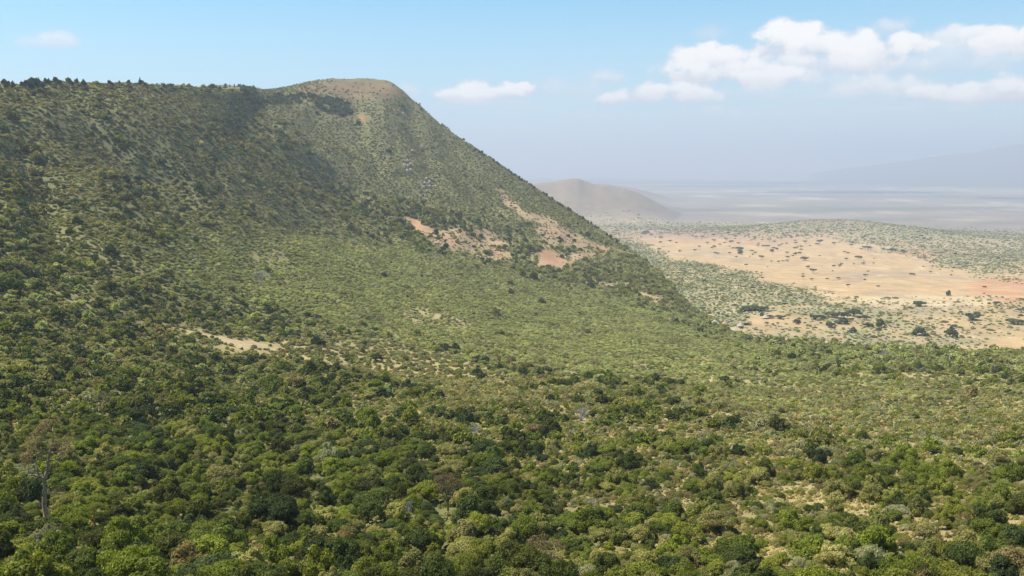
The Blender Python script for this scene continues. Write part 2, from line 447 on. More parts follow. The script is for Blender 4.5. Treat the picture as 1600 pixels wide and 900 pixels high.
def valley_cover(px, py, x, y, r):
    wx, wy = warp(px, py, x, y)
    c = 0.18 + .5 * sstep(-.1, .5, fbm(x / 120, y / 200, 4))
    c = c + .9 * poly(wx, wy, [(960, 372), (1060, 400), (1160, 425), (1290, 455), (1270, 475), (1140, 485), (1170, 500), (1100, 530), (1020, 480), (950, 400)], 12)
    c = c - .75 * poly(wx, wy, [(980, 365), (1300, 370), (1500, 420), (1530, 460), (1440, 480), (1380, 470), (1200, 440), (1050, 400)], 14)
    c = c + .38 * ell(wx, wy, 1340, 350, 260, 26) + .5 * ell(wx, wy, 1315, 335, 75, 6) + .4 * ell(wx, wy, 1560, 380, 180, 36) + .3 * ell(wx, wy, 1000, 352, 120, 9)
    c = c + .18 * ell(wx, wy, 1350, 500, 330, 40) + .3 * ell(wx, wy, 1320, 495, 90, 16) + .4 * ell(wx, wy, 1300, 480, 60, 8) + .3 * ell(wx, wy, 1430, 470, 60, 10) + .35 * ell(wx, wy, 1330, 528, 260, 12) - .25 * ell(wx, wy, 1570, 532, 90, 12) - .25 * ell(wx, wy, 1200, 500, 60, 7) - .3 * ell(wx, wy, 1560, 455, 60, 22) + .35 * ell(wx, wy, 1200, 362, 260, 14) + .3 * ell(wx, wy, 1550, 415, 90, 22)
    apron = poly(wx, wy, [(960, 372), (1010, 398), (1060, 440), (1110, 470), (1160, 500), (1100, 540), (950, 400)], 14)
    c = np.maximum(c, apron)
    c = c * (.45 + .55 * apron + .75 * (1 - apron) * sstep(-.3, .25, fbm(x / 38 + 2, y / 60, 3, .6)))
    return np.clip(c, 0, 1)


# ---- ground colour per vertex (the soil itself, plus cloud shadows painted on the far plain)
PXv, PYv = project(X2, Y2, GZ)
PXv = np.clip(PXv, -2500, 4000); PYv = np.clip(PYv, -500, 2500)
Zv = zones(PXv, PYv, X2, Y2, R2)
def C(r, g, b): return np.array([r, g, b])[None, None, :]
def lerp(a, b, w): return a + (b - a) * w[..., None]
n_a = fbm(X2 / 45, Y2 / 45, 4); n_b = fbm(X2 / 140 + 9, Y2 / 140, 4)
col = C(.125, .125, .045) + 0 * X2[..., None]
col = lerp(col, C(.19, .16, .075), sstep(-.1, .5, n_a) * (1 - .8 * sstep(620, 700, PYv) * sstep(1100, 900, PXv)))
col = lerp(col, C(.15, .125, .075), sstep(250, 130, PYv) * sstep(400, 560, PXv) * (R2 < 2500))
col = lerp(col, C(.21, .185, .075), .7 * sstep(900, 1150, PXv) * sstep(540, 600, PYv))
col = lerp(col, C(.30, .235, .115), Zv['dry'] * .85)
col = lerp(col, C(.115, .115, .055), .75 * sstep(380, 280, PYv) * (R2 > 600))
col = lerp(col, C(.165, .115, .07), (.7 + .5 * fbm(X2 / 25, Y2 / 40, 4)) * ell(PXv, PYv, 560, 140, 90, 16) * sstep(1200, 1500, R2))
col = lerp(col, C(.34, .235, .145), Zv['tan'] * .9)
col = lerp(col, C(.24, .19, .11), Zv['tan'] * .7 * sstep(-.1, .3, fbm(X2 / 16, Y2 / 22, 4)))
col = lerp(col, C(.37, .20, .12), Zv['tan'] * .7 * sstep(.1, .4, fbm(X2 / 30 + 9, Y2 / 40, 4)))
col = lerp(col, C(.35, .155, .09), Zv['red'] * .7 * sstep(-.5, .2, fbm(X2 / 12, Y2 / 12, 3)))
col = lerp(col, C(.34, .265, .15), Zv['sand'])
# the valley floor
isf = sstep(-6, 6, zf - TZ)
wxv, wyv = warp(PXv, PYv, X2, Y2)
vc = C(.375, .255, .138) + 0 * X2[..., None]
vc = lerp(vc, C(.30, .22, .14), sstep(0, .5, fbm(X2 / 150, Y2 / 260, 4)))
vc = lerp(vc, C(.20, .195, .115), valley_cover(PXv, PYv, X2, Y2, R2) * .92)
vc = lerp(vc, C(.41, .32, .20), .8 * ell(wxv, wyv, 1450, 470, 130, 9))
vc = lerp(vc, C(.42, .175, .095), (.5 + .45 * sstep(-.15, .2, fbm(X2 / 22, Y2 / 50, 4))) * sstep(-.5, .15, fbm(X2 / 60, Y2 / 90, 4)) * np.clip(ell(wxv, wyv, 1575, 455, 55, 20) + .6 * ell(wxv, wyv, 1460, 395, 60, 4) + .6 * ell(wxv, wyv, 1130, 378, 120, 5), 0, 1) * .9)
vc = lerp(vc, C(.19, .125, .10), .7 * ell(wxv, wyv, 1060, 363, 110, 8) + .5 * ell(wxv, wyv, 1330, 437, 24, 4))
vc = lerp(vc, C(.24, .19, .135), .5 * ell(wxv, wyv, 1380, 430, 90, 6))
vc = lerp(vc, C(.29, .205, .125), .6 * sstep(.0, .35, fbm(X2 / 35 + 5, Y2 / 60, 5, .65)))
vc = lerp(vc, C(.46, .35, .23), .6 * sstep(.03, .0, np.abs(fbm(X2 / 260 + 3, Y2 / 240 + 8, 3))) * (R2 < 3500))
vc = lerp(vc, C(.30, .20, .13), .7 * ell(wxv, wyv, 1120, 366, 220, 13) * sstep(-.3, .2, fbm(X2 / 70, Y2 / 110, 4)))
fard = sstep(3200, 6000, R2)
band = fbm(X2 / 1900, Y2 / 900 * 0.6, 6, .65)
farc = lerp(C(.19, .15, .125) + 0 * X2[..., None], C(.36, .29, .21), sstep(.0, .45, band))
farc = lerp(farc, C(.13, .12, .10), .8 * sstep(-.1, .35, fbm(X2 / 500 + 7, Y2 / 420, 4, .6)))
farc = lerp(farc, C(.42, .36, .27), .8 * sstep(.22, .4, fbm(X2 / 900 + 2, Y2 / 500, 4)))
farc = lerp(farc, C(.09, .10, .075), sstep(.05, .45, -fbm(X2 / 4200 + 4, Y2 / 1500, 4)))
farc = lerp(farc, C(.03, .05, .06), sstep(.05, .22, fbm(X2 / 15000 + 1.3, Y2 / 5200 + .4, 3)) * sstep(9000, 12000, R2))  # dark bluish bands: cloud shadow put into the ground colour
cloud_shadow = np.clip(ell(wxv, PYv + 1.2 * fbm(A2 * 40, PYv / 9, 3), 1340, 300.5, 150, 2.2) + ell(wxv, PYv, 1130, 291, 130, 1.8) + ell(wxv, PYv, 1290, 286, 150, 2.6) + .8 * ell(wxv, PYv, 1520, 283, 160, 3) + ell(wxv, PYv, 1590, 310, 70, 1.4), 0, 1) * (R2 > 5000)  # long dark ellipses, painted into the far plain as cloud shadows
farc = lerp(farc, C(.0, .03, .07), cloud_shadow)
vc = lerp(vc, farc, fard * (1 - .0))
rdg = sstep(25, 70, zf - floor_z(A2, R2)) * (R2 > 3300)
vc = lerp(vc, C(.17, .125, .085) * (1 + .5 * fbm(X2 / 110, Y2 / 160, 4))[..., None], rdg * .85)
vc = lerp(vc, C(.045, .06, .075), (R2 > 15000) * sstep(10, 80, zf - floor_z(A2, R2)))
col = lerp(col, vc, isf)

me = bpy.data.meshes.new('ground')
na, nr = A2.shape
co = np.stack([X2, Y2, GZ], -1).reshape(-1, 3)
co = np.concatenate([co, [[0, 0, GZ[:, 0].mean()]]])
ii, jj = np.meshgrid(np.arange(na - 1), np.arange(nr - 1), indexing='ij')
q = np.stack([ii * nr + jj, ii * nr + jj + 1, (ii + 1) * nr + jj + 1, (ii + 1) * nr + jj], -1).reshape(-1, 4)


def fast_mesh(name, co, q, mats=(), smooth=True):
    me = bpy.data.meshes.new(name)
    k = q.shape[1]
    me.vertices.add(len(co)); me.vertices.foreach_set('co', np.asarray(co, np.float32).ravel())
    me.loops.add(q.size); me.loops.foreach_set('vertex_index', q.astype(np.int32).ravel())
    me.polygons.add(len(q)); me.polygons.foreach_set('loop_start', np.arange(0, q.size, k, dtype=np.int32))
    me.polygons.foreach_set('use_smooth', np.full(len(q), smooth))
    me.update(); me.validate()
    for m in mats: me.materials.append(m)
    return me


def new_mat(name):
    m = bpy.data.materials.new(name); m.use_nodes = True; m.node_tree.nodes.clear()
    return m, NT(m.node_tree)


gm, G = new_mat('soil')
att = G.n('ShaderNodeAttribute', attribute_name='soil')
geo = G.n('ShaderNodeNewGeometry')
gn1 = G.n('ShaderNodeTexNoise', ins={'Vector': geo.outputs['Position'], 'Scale': .35, 'Detail': 6.0, 'Roughness': .65})
gn2 = G.n('ShaderNodeTexNoise', ins={'Vector': geo.outputs['Position'], 'Scale': .03, 'Detail': 6.0, 'Roughness': .65})
gn3 = G.n('ShaderNodeTexNoise', ins={'Vector': geo.outputs['Position'], 'Scale': .12, 'Detail': 5.0, 'Roughness': .6})
k1 = G.m('ADD', G.m('MULTIPLY', gn1.outputs[0], .9), G.m('MULTIPLY', gn2.outputs[0], 1.1))
c1 = G.mix(1.0, att.outputs['Color'], G.n('ShaderNodeCombineColor', ins={0: k1, 1: k1, 2: k1}).outputs[0], 'MULTIPLY')
c1 = G.mix(G.m('MULTIPLY', G.ramp(gn3.outputs[0], .52, .66), .45), c1, G.mix(1.0, c1, (.62, .78, .52), 'MULTIPLY'))
gb = G.n('ShaderNodeBump', ins={'Strength': .6, 'Distance': .6, 'Height': gn1.outputs[0]})
bs = G.n('ShaderNodeBsdfPrincipled', ins={'Base Color': c1, 'Roughness': .95, 'Specular IOR Level': .1, 'Normal': gb.outputs[0]})
G.n('ShaderNodeOutputMaterial', ins={0: bs.outputs[0]})

q = q[:, ::-1]
me = fast_mesh('ground', co[:-1], q, [gm])
ca = me.color_attributes.new('soil', 'FLOAT_COLOR', 'POINT')
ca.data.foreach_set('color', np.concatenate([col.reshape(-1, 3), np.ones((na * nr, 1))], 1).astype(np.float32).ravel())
ground = bpy.data.objects.new('ground', me); COL.objects.link(ground)
ground['kind'] = 'structure'
# ------------------------------------------------------------------ plant materials and meshes
def leaf_mat(name, transl=.38, rough=.6):
    m, N = new_mat(name)
    t = N.n('ShaderNodeAttribute', attribute_type='INSTANCER', attribute_name='tint')
    lf = N.n('ShaderNodeAttribute', attribute_name='leaf')
    g = N.n('ShaderNodeNewGeometry')
    ns = N.n('ShaderNodeTexNoise', ins={'Vector': g.outputs['Position'], 'Scale': .8, 'Detail': 3.0})
    f = N.m('MULTIPLY', N.m('ADD', lf.outputs['Fac'], .35), N.m('ADD', N.m('MULTIPLY', ns.outputs[0], .9), .55))
    c = N.mix(1.0, t.outputs['Color'], N.n('ShaderNodeCombineColor', ins={0: f, 1: f, 2: f}).outputs[0], 'MULTIPLY')
    p = N.n('ShaderNodeBsdfPrincipled', ins={'Base Color': c, 'Roughness': rough, 'Specular IOR Level': .25})
    tr = N.n('ShaderNodeBsdfTranslucent', ins={0: N.mix(1.0, c, (1.15, 1.2, .55), 'MULTIPLY')})
    mx = N.n('ShaderNodeMixShader', ins={0: transl, 1: p.outputs[0], 2: tr.outputs[0]})
    N.n('ShaderNodeOutputMaterial', ins={0: mx.outputs[0]})
    return m


def plain_mat(name, c, rough=.9, var=.5, scale=3.0, c2=None, spec=.2):
    m, N = new_mat(name)
    g = N.n('ShaderNodeNewGeometry')
    ns = N.n('ShaderNodeTexNoise', ins={'Vector': g.outputs['Position'], 'Scale': scale, 'Detail': 5.0, 'Roughness': .65})
    c2 = c2 or tuple(v * (1 - var) for v in c)
    cc = N.mix(N.ramp(ns.outputs[0], .35, .65), c2, c)
    b = N.n('ShaderNodeBump', ins={'Strength': .5, 'Distance': .05, 'Height': ns.outputs[0]})
    p = N.n('ShaderNodeBsdfPrincipled', ins={'Base Color': cc, 'Roughness': rough, 'Specular IOR Level': spec, 'Normal': b.outputs[0]})
    N.n('ShaderNodeOutputMaterial', ins={0: p.outputs[0]})
    return m


M_LEAF = leaf_mat('leaves')
M_BARK = plain_mat('bark', (.13, .10, .075), scale=6)
M_DEAD = plain_mat('dead_wood', (.42, .31, .21), scale=4, var=.6)
M_GREYWOOD = plain_mat('grey_stems', (.33, .34, .35), scale=5, var=.45)
M_ROCK = plain_mat('pale_rock', (.40, .355, .28), scale=.8, var=.45)


def leaves(lobes, n, size, seed, up=.15, rand=.75, flat=1.0, under=-.45):
    """leaf sprays spread over the outside of the lobes (x, y, z, radius, flattening)"""
    g = np.random.default_rng(seed)
    L = np.array(lobes, float)
    w = L[:, 3] ** 2; w /= w.sum()
    k = g.choice(len(L), n * 3, p=w)
    d = g.normal(size=(n * 3, 3)); d /= np.linalg.norm(d, axis=1)[:, None]
    rad = g.uniform(.72, 1.08, n * 3) + .35 * (g.random(n * 3) < .16) * g.random(n * 3)
    c = L[k, :3] + d * (L[k, 3] * rad)[:, None] * np.stack([np.ones(n * 3), np.ones(n * 3), L[k, 4]], 1)
    keep = d[:, 2] > under - .3 * g.random(n * 3)
    # drop sprays buried deep inside another lobe
    for i in range(len(L)):
        q_ = (c - L[i, :3]) / np.array([1, 1, L[i, 4]]) / L[i, 3]
        keep &= (np.linalg.norm(q_, axis=1) > .74) | (k == i)
    idx = np.nonzero(keep)[0][:n]
    c = c[idx]; d = d[idx]; n = len(c)
    nn = d + g.normal(size=(n, 3)) * rand * .6 + np.array([0, 0, up])
    nn /= np.linalg.norm(nn, axis=1)[:, None]
    a = np.cross(nn, g.normal(size=(n, 3))); a /= np.linalg.norm(a, axis=1)[:, None]
    b = np.cross(nn, a)
    s = size * g.uniform(.6, 1.35, n)[:, None]
    asp = g.uniform(.55, 1.0, n)[:, None]
    bow = nn * s * .22
    v = np.stack([c - a * s - bow, c - b * s * asp + bow * .4, c + a * s * .9 - bow, c + b * s * asp + bow], 1).reshape(-1, 3)
    f = np.arange(4 * n).reshape(-1, 4)
    zz = (c[:, 2] - c[:, 2].min()) / (np.ptp(c[:, 2]) + 1e-6)
    shade_ = g.uniform(.62, .95, n)
    return v, f, shade_


def tubes(segs, sides=5):
    """tapered tubes: list of (p0, p1, r0, r1)"""
    V, F = [], []
    for p0, p1, r0, r1 in segs:
        p0 = np.array(p0, float); p1 = np.array(p1, float)
        d = p1 - p0; d /= np.linalg.norm(d) + 1e-9
        a = np.cross(d, [0.3, 1, .2]); a /= np.linalg.norm(a); b = np.cross(d, a)
        o = len(V) * 0 + sum(len(v) for v in V)
        th = np.linspace(0, 2 * math.pi, sides, endpoint=False)
        ring = np.cos(th)[:, None] * a + np.sin(th)[:, None] * b
        V.append(p0 + ring * r0); V.append(p1 + ring * r1)
        for i in range(sides):
            j = (i + 1) % sides
            F.append((o + i, o + j, o + sides + j, o + sides + i))
    return np.concatenate(V), np.array(F)


def leaf_mesh(name, v, f, sh):
    me = fast_mesh(name, v, f, [M_LEAF], False)
    at = me.attributes.new('leaf', 'FLOAT', 'FACE'); at.data.foreach_set('value', sh.astype(np.float32))
    return me


def crown_lobes(kind, seed):
    g = np.random.default_rng(seed)
    L = []
    if kind == 'tree':          # rounded uneven crown, unit radius, standing 0.25 .. 1.5 high
        th = g.uniform(0, 6.28); ax = g.uniform(.65, 1.0); off = g.uniform(-.25, .25, 2)       # lopsided, each in its own way
        for i in range(26):
            t = g.uniform(0, 2 * math.pi); rr = g.uniform(.05, 1.0) ** .7; h = 1.15 - .85 * rr ** 1.4 + g.normal() * .16
            u, w = rr * math.cos(t), rr * ax * math.sin(t)
            L.append((u * math.cos(th) - w * math.sin(th) + off[0] * h, u * math.sin(th) + w * math.cos(th) + off[1] * h, max(h, .15), g.uniform(.1, .32), g.uniform(.6, 1.2)))
        L.append((off[0] * .6, off[1] * .6, .62, .5, .8))
    elif kind == 'broad':       # layered, flatter
        for i in range(16):
            t = g.uniform(0, 2 * math.pi); rr = g.uniform(.15, .95); h = .95 - .25 * rr ** 2 + g.uniform(-.22, .16)
            L.append((rr * math.cos(t), rr * math.sin(t), h, g.uniform(.15, .34), .55))
        L.append((0, 0, .8, .55, .5))
    elif kind == 'shrub':
        for i in range(13):
            t = g.uniform(0, 2 * math.pi); rr = g.uniform(.15, .85); h = .6 - .4 * rr + g.uniform(-.12, .18)
            L.append((rr * math.cos(t), rr * math.sin(t), h, g.uniform(.16, .34), .85))
        L.append((0, 0, .4, .6, .8))
    elif kind == 'silver':      # upright plumes
        for i in range(15):
            t = g.uniform(0, 2 * math.pi); rr = g.uniform(.1, .8)
            L.append((rr * math.cos(t), rr * math.sin(t), .75 - .45 * rr + g.uniform(-.1, .12), g.uniform(.14, .24), 1.5))
        L.append((0, 0, .35, .5, .7))
    elif kind == 'tuft':
        for i in range(5):
            L.append((g.uniform(-.6, .6), g.uniform(-.6, .6), .3, g.uniform(.3, .5), 1.5))
    elif kind == 'conifer':
        for i in range(7):
            L.append((g.uniform(-.12, .12), g.uniform(-.12, .12), .6 + i * .42, .62 - i * .065, .6))
    elif kind == 'acacia':      # flat umbrella crown
        for i in range(11):
            t = g.uniform(0, 2 * math.pi); rr = math.sqrt(g.uniform(.02, .7))
            L.append((rr * math.cos(t), rr * math.sin(t), 1.02 + g.uniform(-.06, .08), g.uniform(.2, .32), .45))
        L.append((0, 0, 1.0, .55, .35))
    return L


def trunk_mesh(name, kind, seed):
    g = np.random.default_rng(seed)
    segs = []
    if kind in ('tree', 'broad', 'acacia'):
        fh = .45 if kind != 'acacia' else .5
        top = np.array([g.uniform(-.08, .08), g.uniform(-.08, .08), fh])
        segs.append(((0, 0, -.3), (top[0] * .4, top[1] * .4, .15), .085, .065)); segs.append(((top[0] * .4, top[1] * .4, .15), top, .065, .05))
        for i in range(5):
            t = i * 1.257 + g.uniform(-.4, .4); rr = g.uniform(.35, .6)
            e = np.array([rr * math.cos(t), rr * math.sin(t), fh + g.uniform(.3, .5)])
            m_ = (top + e) / 2 + np.array([0, 0, -.05]); segs.append((top, m_, .042, .03)); segs.append((m_, e, .03, .012))
    elif kind == 'conifer':
        segs.append(((0, 0, -.3), (0, 0, 3.0), .1, .03))
    else:
        for i in range(6):
            t = i * 1.05 + g.uniform(-.3, .3); rr = g.uniform(.3, .5)
            e = np.array([rr * math.cos(t), rr * math.sin(t), g.uniform(.4, .6)])
            m_ = e * .5; segs.append(((0, 0, -.2), m_, .04, .028)); segs.append((m_, e, .028, .01))
    v, f = tubes(segs, 6)
    return fast_mesh(name, v, f, [M_BARK], True)


LOD = {0: (5200, .047), 1: (520, .165), 2: (150, .31)}
KINDS = {'tree': (7, 4, 3), 'broad': (4, 3, 2), 'shrub': (5, 3, 3), 'silver': (3, 2, 2), 'conifer': (0, 0, 2), 'tuft': (0, 2, 2)}
protos = bpy.data.collections.new('plant_stock')        # source meshes for the thickets
INDEX = {}
CROWN = {}; TRUNK = {}
cnt = 0
for lod in (0, 1, 2):
    for kind, ns_ in KINDS.items():
        for v_ in range(ns_[lod]):
            n_, s_ = LOD[lod]
            if kind in ('shrub', 'silver'): n_ = int(n_ * .75)
            if kind == 'silver': s_ *= .85
            if kind == 'tuft': n_, s_ = (90, .3)
            vv, ff, sh = leaves(crown_lobes(kind, 100 + v_ * 7 + len(kind)), n_, s_, 500 + cnt, under=-.45 if kind != 'shrub' else -.2)
            cm = leaf_mesh('crown_%s' % kind, vv, ff, sh)
            if lod == 0:
                CROWN.setdefault(kind, []).append(cm)
                TRUNK.setdefault(kind, []).append(trunk_mesh('trunk_%s' % kind, kind, v_ + 11))
            ob = bpy.data.objects.new('plant_%03d' % cnt, cm)
            protos.objects.link(ob)
            INDEX.setdefault((kind, lod), []).append(cnt)
            cnt += 1

# ------------------------------------------------------------------ scatter the plants
PAL = {
    'dark':   [(.065, .085, .014), (.080, .098, .016), (.055, .075, .018), (.082, .088, .014)],
    'green':  [(.145, .168, .018), (.162, .182, .020), (.120, .146, .022), (.178, .182, .024)],
    'lime':   [(.185, .195, .028), (.17, .18, .03)],
    'olive':  [(.215, .205, .055), (.245, .225, .070), (.19, .19, .050), (.265, .235, .085)],
    'pale':   [(.320, .325, .125), (.295, .305, .110), (.345, .335, .145)],
    'silver': [(.27, .265, .13), (.30, .285, .145), (.24, .24, .125), (.29, .27, .15)],
    'straw':  [(.38, .31, .14), (.34, .27, .12), (.42, .34, .17)],
    'brown':  [(.215, .165, .065), (.24, .19, .08), (.19, .15, .055)],
    'blue':   [(.065, .090, .045), (.080, .100, .052)],
}
TONES = list(PAL)
PALA = [np.array(PAL[t]) for t in TONES]


def grid_points(r0, r1, s, amax=33.5):
    """jittered square grid over the sector in view"""
    w = r1 * math.sin(R(amax))
    xs = np.arange(-w, w, s); ys = np.arange(r0 * math.cos(R(amax)) , r1, s)
    X, Y = np.meshgrid(xs, ys); X = X.ravel(); Y = Y.ravel()
    X = X + rng.uniform(-.48, .48, X.size) * s; Y = Y + rng.uniform(-.48, .48, Y.size) * s
    rr = np.hypot(X, Y); aa = np.abs(np.arctan2(X, Y))
    k = (rr >= r0) & (rr < r1) & (aa < R(amax))
    return X[k], Y[k], rr[k]


def pick(p):
    """index of tone for each row of weights"""
    c = np.cumsum(p, axis=1); c /= c[:, -1:]
    return (rng.random(len(p))[:, None] > c).sum(1)


PL = {k: [] for k in ('x', 'y', 'z', 'r', 'R', 'H', 'kind', 'tone', 'tint', 'px', 'py')}
KN = ['tree', 'broad', 'shrub', 'silver', 'conifer', 'tuft']


def add(x, y, z, Rr, Hh, kind, tone, px, py, gain=1.0):
    tint = np.zeros((len(x), 3))
    for t in range(len(TONES)):
        m = tone == t
        tint[m] = PALA[t][rng.integers(0, len(PALA[t]), m.sum())]
    tint *= rng.uniform(.8, 1.25, (len(x), 1)) * gain
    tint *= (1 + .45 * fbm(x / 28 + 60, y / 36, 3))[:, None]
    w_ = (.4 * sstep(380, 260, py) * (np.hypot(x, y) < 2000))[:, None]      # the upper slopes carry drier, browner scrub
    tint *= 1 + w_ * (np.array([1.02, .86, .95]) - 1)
    for k, v in (('x', x), ('y', y), ('z', z), ('r', np.hypot(x, y)), ('R', Rr), ('H', Hh), ('kind', kind), ('tone', tone), ('tint', tint), ('px', px), ('py', py)):
        PL[k].append(v)


def on_slope(x, y):
    r = np.hypot(x, y); a = np.arctan2(x, y)
    rc = np.interp(a, AZ, CREST)
    return r < rc + 60


TI = {t: i for i, t in enumerate(TONES)}
def W_(n, **kw):
    p = np.zeros((n, len(TONES)))
    for k, v in kw.items(): p[:, TI[k]] = np.clip(v, 0, None)
    return p


for (r0, r1, s, grow) in ((84, 260, 3.5, .86), (260, 700, 3.8, .9), (700, 1250, 5.2, 1.1), (1250, 2000, 6.5, 1.15)):
    x, y, r = grid_points(r0, r1, s)
    z = ground_z(x, y); px, py = project(x, y, z)
    k = on_slope(x, y); x, y, z, r, px, py = (v[k] for v in (x, y, z, r, px, py))
    Zp = zones(px, py, x, y, r); tree, cover, near, mid = veg(px, py, x, y, r, Zp)
    plant = np.clip(ell(px, py, 440, 157, 60, 7, -4, .1) + ell(px, py, 522, 167, 30, 13, 14, .1) + ell(px, py, 385, 148, 14, 10, -40, .1), 0, 1) * (r > 1250) * sstep(-.3, .0, fbm(x / 30, y / 60, 3))
    p = np.clip(tree, 0.004, .95) * np.clip(cover * 1.3, 0, 1)
    k = (rng.random(len(x)) < np.maximum(p, plant)) & (Zp['sand'] < .2)
    x, y, z, r, px, py, near, mid, plant, tree, cover = (v[k] for v in (x, y, z, r, px, py, near, mid, plant, tree, cover))
    n = len(x)
    Rr = (1.05 + 2.1 * rng.random(n) ** 1.6) * grow
    Rr = Rr * (1 + .12 * sstep(150, 105, r) * sstep(700, 300, px)) * (1 + .35 * (rng.random(n) < .06)) * (1 - .15 * sstep(104, 95, r))
    Rr = np.where(plant > .5, rng.uniform(2.5, 4, n), Rr)
    Hh = Rr * rng.uniform(.85, 1.4, n)
    kind = np.where(rng.random(n) < .68, 0, 1)
    kind = np.where(plant > .5, 0, kind)
    f_left = sstep(1100, 500, px)
    lower = sstep(540, 640, py)
    patch = fbm(x / 18 + 30, y / 18, 3)
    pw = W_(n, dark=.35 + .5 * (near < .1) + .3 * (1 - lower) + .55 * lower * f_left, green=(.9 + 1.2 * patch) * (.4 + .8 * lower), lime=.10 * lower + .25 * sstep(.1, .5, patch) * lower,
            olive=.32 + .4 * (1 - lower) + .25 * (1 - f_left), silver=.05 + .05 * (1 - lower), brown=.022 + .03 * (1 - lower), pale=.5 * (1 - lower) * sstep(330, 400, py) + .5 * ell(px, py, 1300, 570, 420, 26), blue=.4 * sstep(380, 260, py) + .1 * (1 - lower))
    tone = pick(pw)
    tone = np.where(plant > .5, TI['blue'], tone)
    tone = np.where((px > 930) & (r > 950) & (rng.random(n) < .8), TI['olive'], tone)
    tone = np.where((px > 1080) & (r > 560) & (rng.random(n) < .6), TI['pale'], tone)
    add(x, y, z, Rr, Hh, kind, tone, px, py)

for (r0, r1, s, grow) in ((84, 430, 2.0, .88), (430, 800, 2.6, 1.1), (800, 1250, 3.1, 1.2), (1250, 2000, 3.9, 1.4)):
    x, y, r = grid_points(r0, r1, s)
    z = ground_z(x, y); px, py = project(x, y, z)
    k = on_slope(x, y); x, y, z, r, px, py = (v[k] for v in (x, y, z, r, px, py))
    Zp = zones(px, py, x, y, r); tree, cover, near, mid = veg(px, py, x, y, r, Zp)
    p = cover * (1 - .35 * np.clip(tree, 0, 1)) * .95
    k = (rng.random(len(x)) < p)
    x, y, z, r, px, py, near, mid, tree, cover = (v[k] for v in (x, y, z, r, px, py, near, mid, tree, cover))
    dryp = Zp['dry'][k]
    n = len(x)
    Rr = rng.uniform(.75, 1.5, n) * grow * np.where(tree < .3, 1.12, 1) * (1 - .12 * sstep(900, 1300, r))
    Hh = Rr * rng.uniform(.8, 1.35, n) * (1 - .3 * sstep(300, 700, r))
    f_right = ell(px, py, 1380, 650, 340, 70, 3); fan = ell(px, py, 740, 480, 480, 75, 9)
    hilltop = sstep(260, 150, py) * sstep(400, 520, px)
    lower = sstep(540, 640, py)
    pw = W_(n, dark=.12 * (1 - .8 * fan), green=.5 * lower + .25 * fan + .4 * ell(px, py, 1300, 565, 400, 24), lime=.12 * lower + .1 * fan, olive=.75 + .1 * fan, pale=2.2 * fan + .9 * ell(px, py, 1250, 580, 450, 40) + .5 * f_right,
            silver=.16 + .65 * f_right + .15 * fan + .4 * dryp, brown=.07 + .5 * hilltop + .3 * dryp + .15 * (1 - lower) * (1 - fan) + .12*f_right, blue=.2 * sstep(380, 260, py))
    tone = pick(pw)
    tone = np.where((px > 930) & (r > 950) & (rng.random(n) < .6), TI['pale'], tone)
    kind = np.where((tone == TI['silver']) & (rng.random(n) < .8), 3, 2)
    gain = (1 + .15 * fan)[:, None] if False else 1.0
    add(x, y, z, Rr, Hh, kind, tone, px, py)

# the valley floor: scattered scrub, denser in the grey-green belts
for (r0, r1, s, grow) in ((930, 2000, 5.2, 1.0), (2000, 3400, 7.5, 1.35), (3400, 5600, 12.0, 2.0)):
    x, y, r = grid_points(r0, r1, s)
    k = ~on_slope(x, y); x, y, r = x[k], y[k], r[k]
    z = ground_z(x, y); px, py = project(x, y, z)
    c = valley_cover(px, py, x, y, r)
    k = (rng.random(len(x)) < c * .8 * sstep(5600, 4300, r)) & (z < -120)
    x, y, z, r, px, py, c = (v[k] for v in (x, y, z, r, px, py, c))
    n = len(x)
    Rr = rng.uniform(.8, 2.3, n) * grow * (1 + .8 * (rng.random(n) < .1)); Hh = Rr * rng.uniform(.45, .8, n)
    pw = W_(n, dark=.12, olive=.9, pale=.6, silver=.35, brown=.45 * (1 - c) + .15, blue=.15, green=.1)
    add(x, y, z, Rr, Hh, np.full(n, 2), pick(pw), px, py)

# dry grass tufts between the bushes of the near slope
for (r0, r1, s, grow) in ((84, 200, .95, 1.0), (200, 430, 1.5, 1.5)):
    x, y, r = grid_points(r0, r1, s)
    z = ground_z(x, y); px, py = project(x, y, z)
    Zp = zones(px, py, x, y, r)
    k = rng.random(len(x)) < np.where(Zp['dry'] > .3, .62, .5) * (1 - Zp['sand'])
    x, y, z, px, py = (v[k] for v in (x, y, z, px, py)); d_ = Zp['dry'][k]
    n = len(x); Rr = rng.uniform(.22, .6, n) * grow; Hh = Rr * rng.uniform(.7, 1.3, n)
    add(x, y, z, Rr, Hh, np.full(n, 5), pick(W_(n, straw=.4 + 2.5 * d_, olive=.6, green=.35 * (1 - d_), silver=.3, brown=.15)), px, py)

P = {k: np.concatenate(v) for k, v in PL.items()}
NPL = len(P['x'])
P['rot'] = rng.uniform(0, 2 * math.pi, NPL)
print('plants', NPL)


def sink(kind, H): return -.12 * H


# keep sight lines and special plants clear
SPECIAL = {}
def special(name, px, py, clear):
    SPECIAL[name] = hit(px, py)
    d = np.hypot(P['x'] - SPECIAL[name].x, P['y'] - SPECIAL[name].y)
    global ALIVE
    ALIVE &= ~(d < clear)
    return SPECIAL[name]
ALIVE = np.ones(NPL, bool)
special('dead', 72, 816, 2.2)
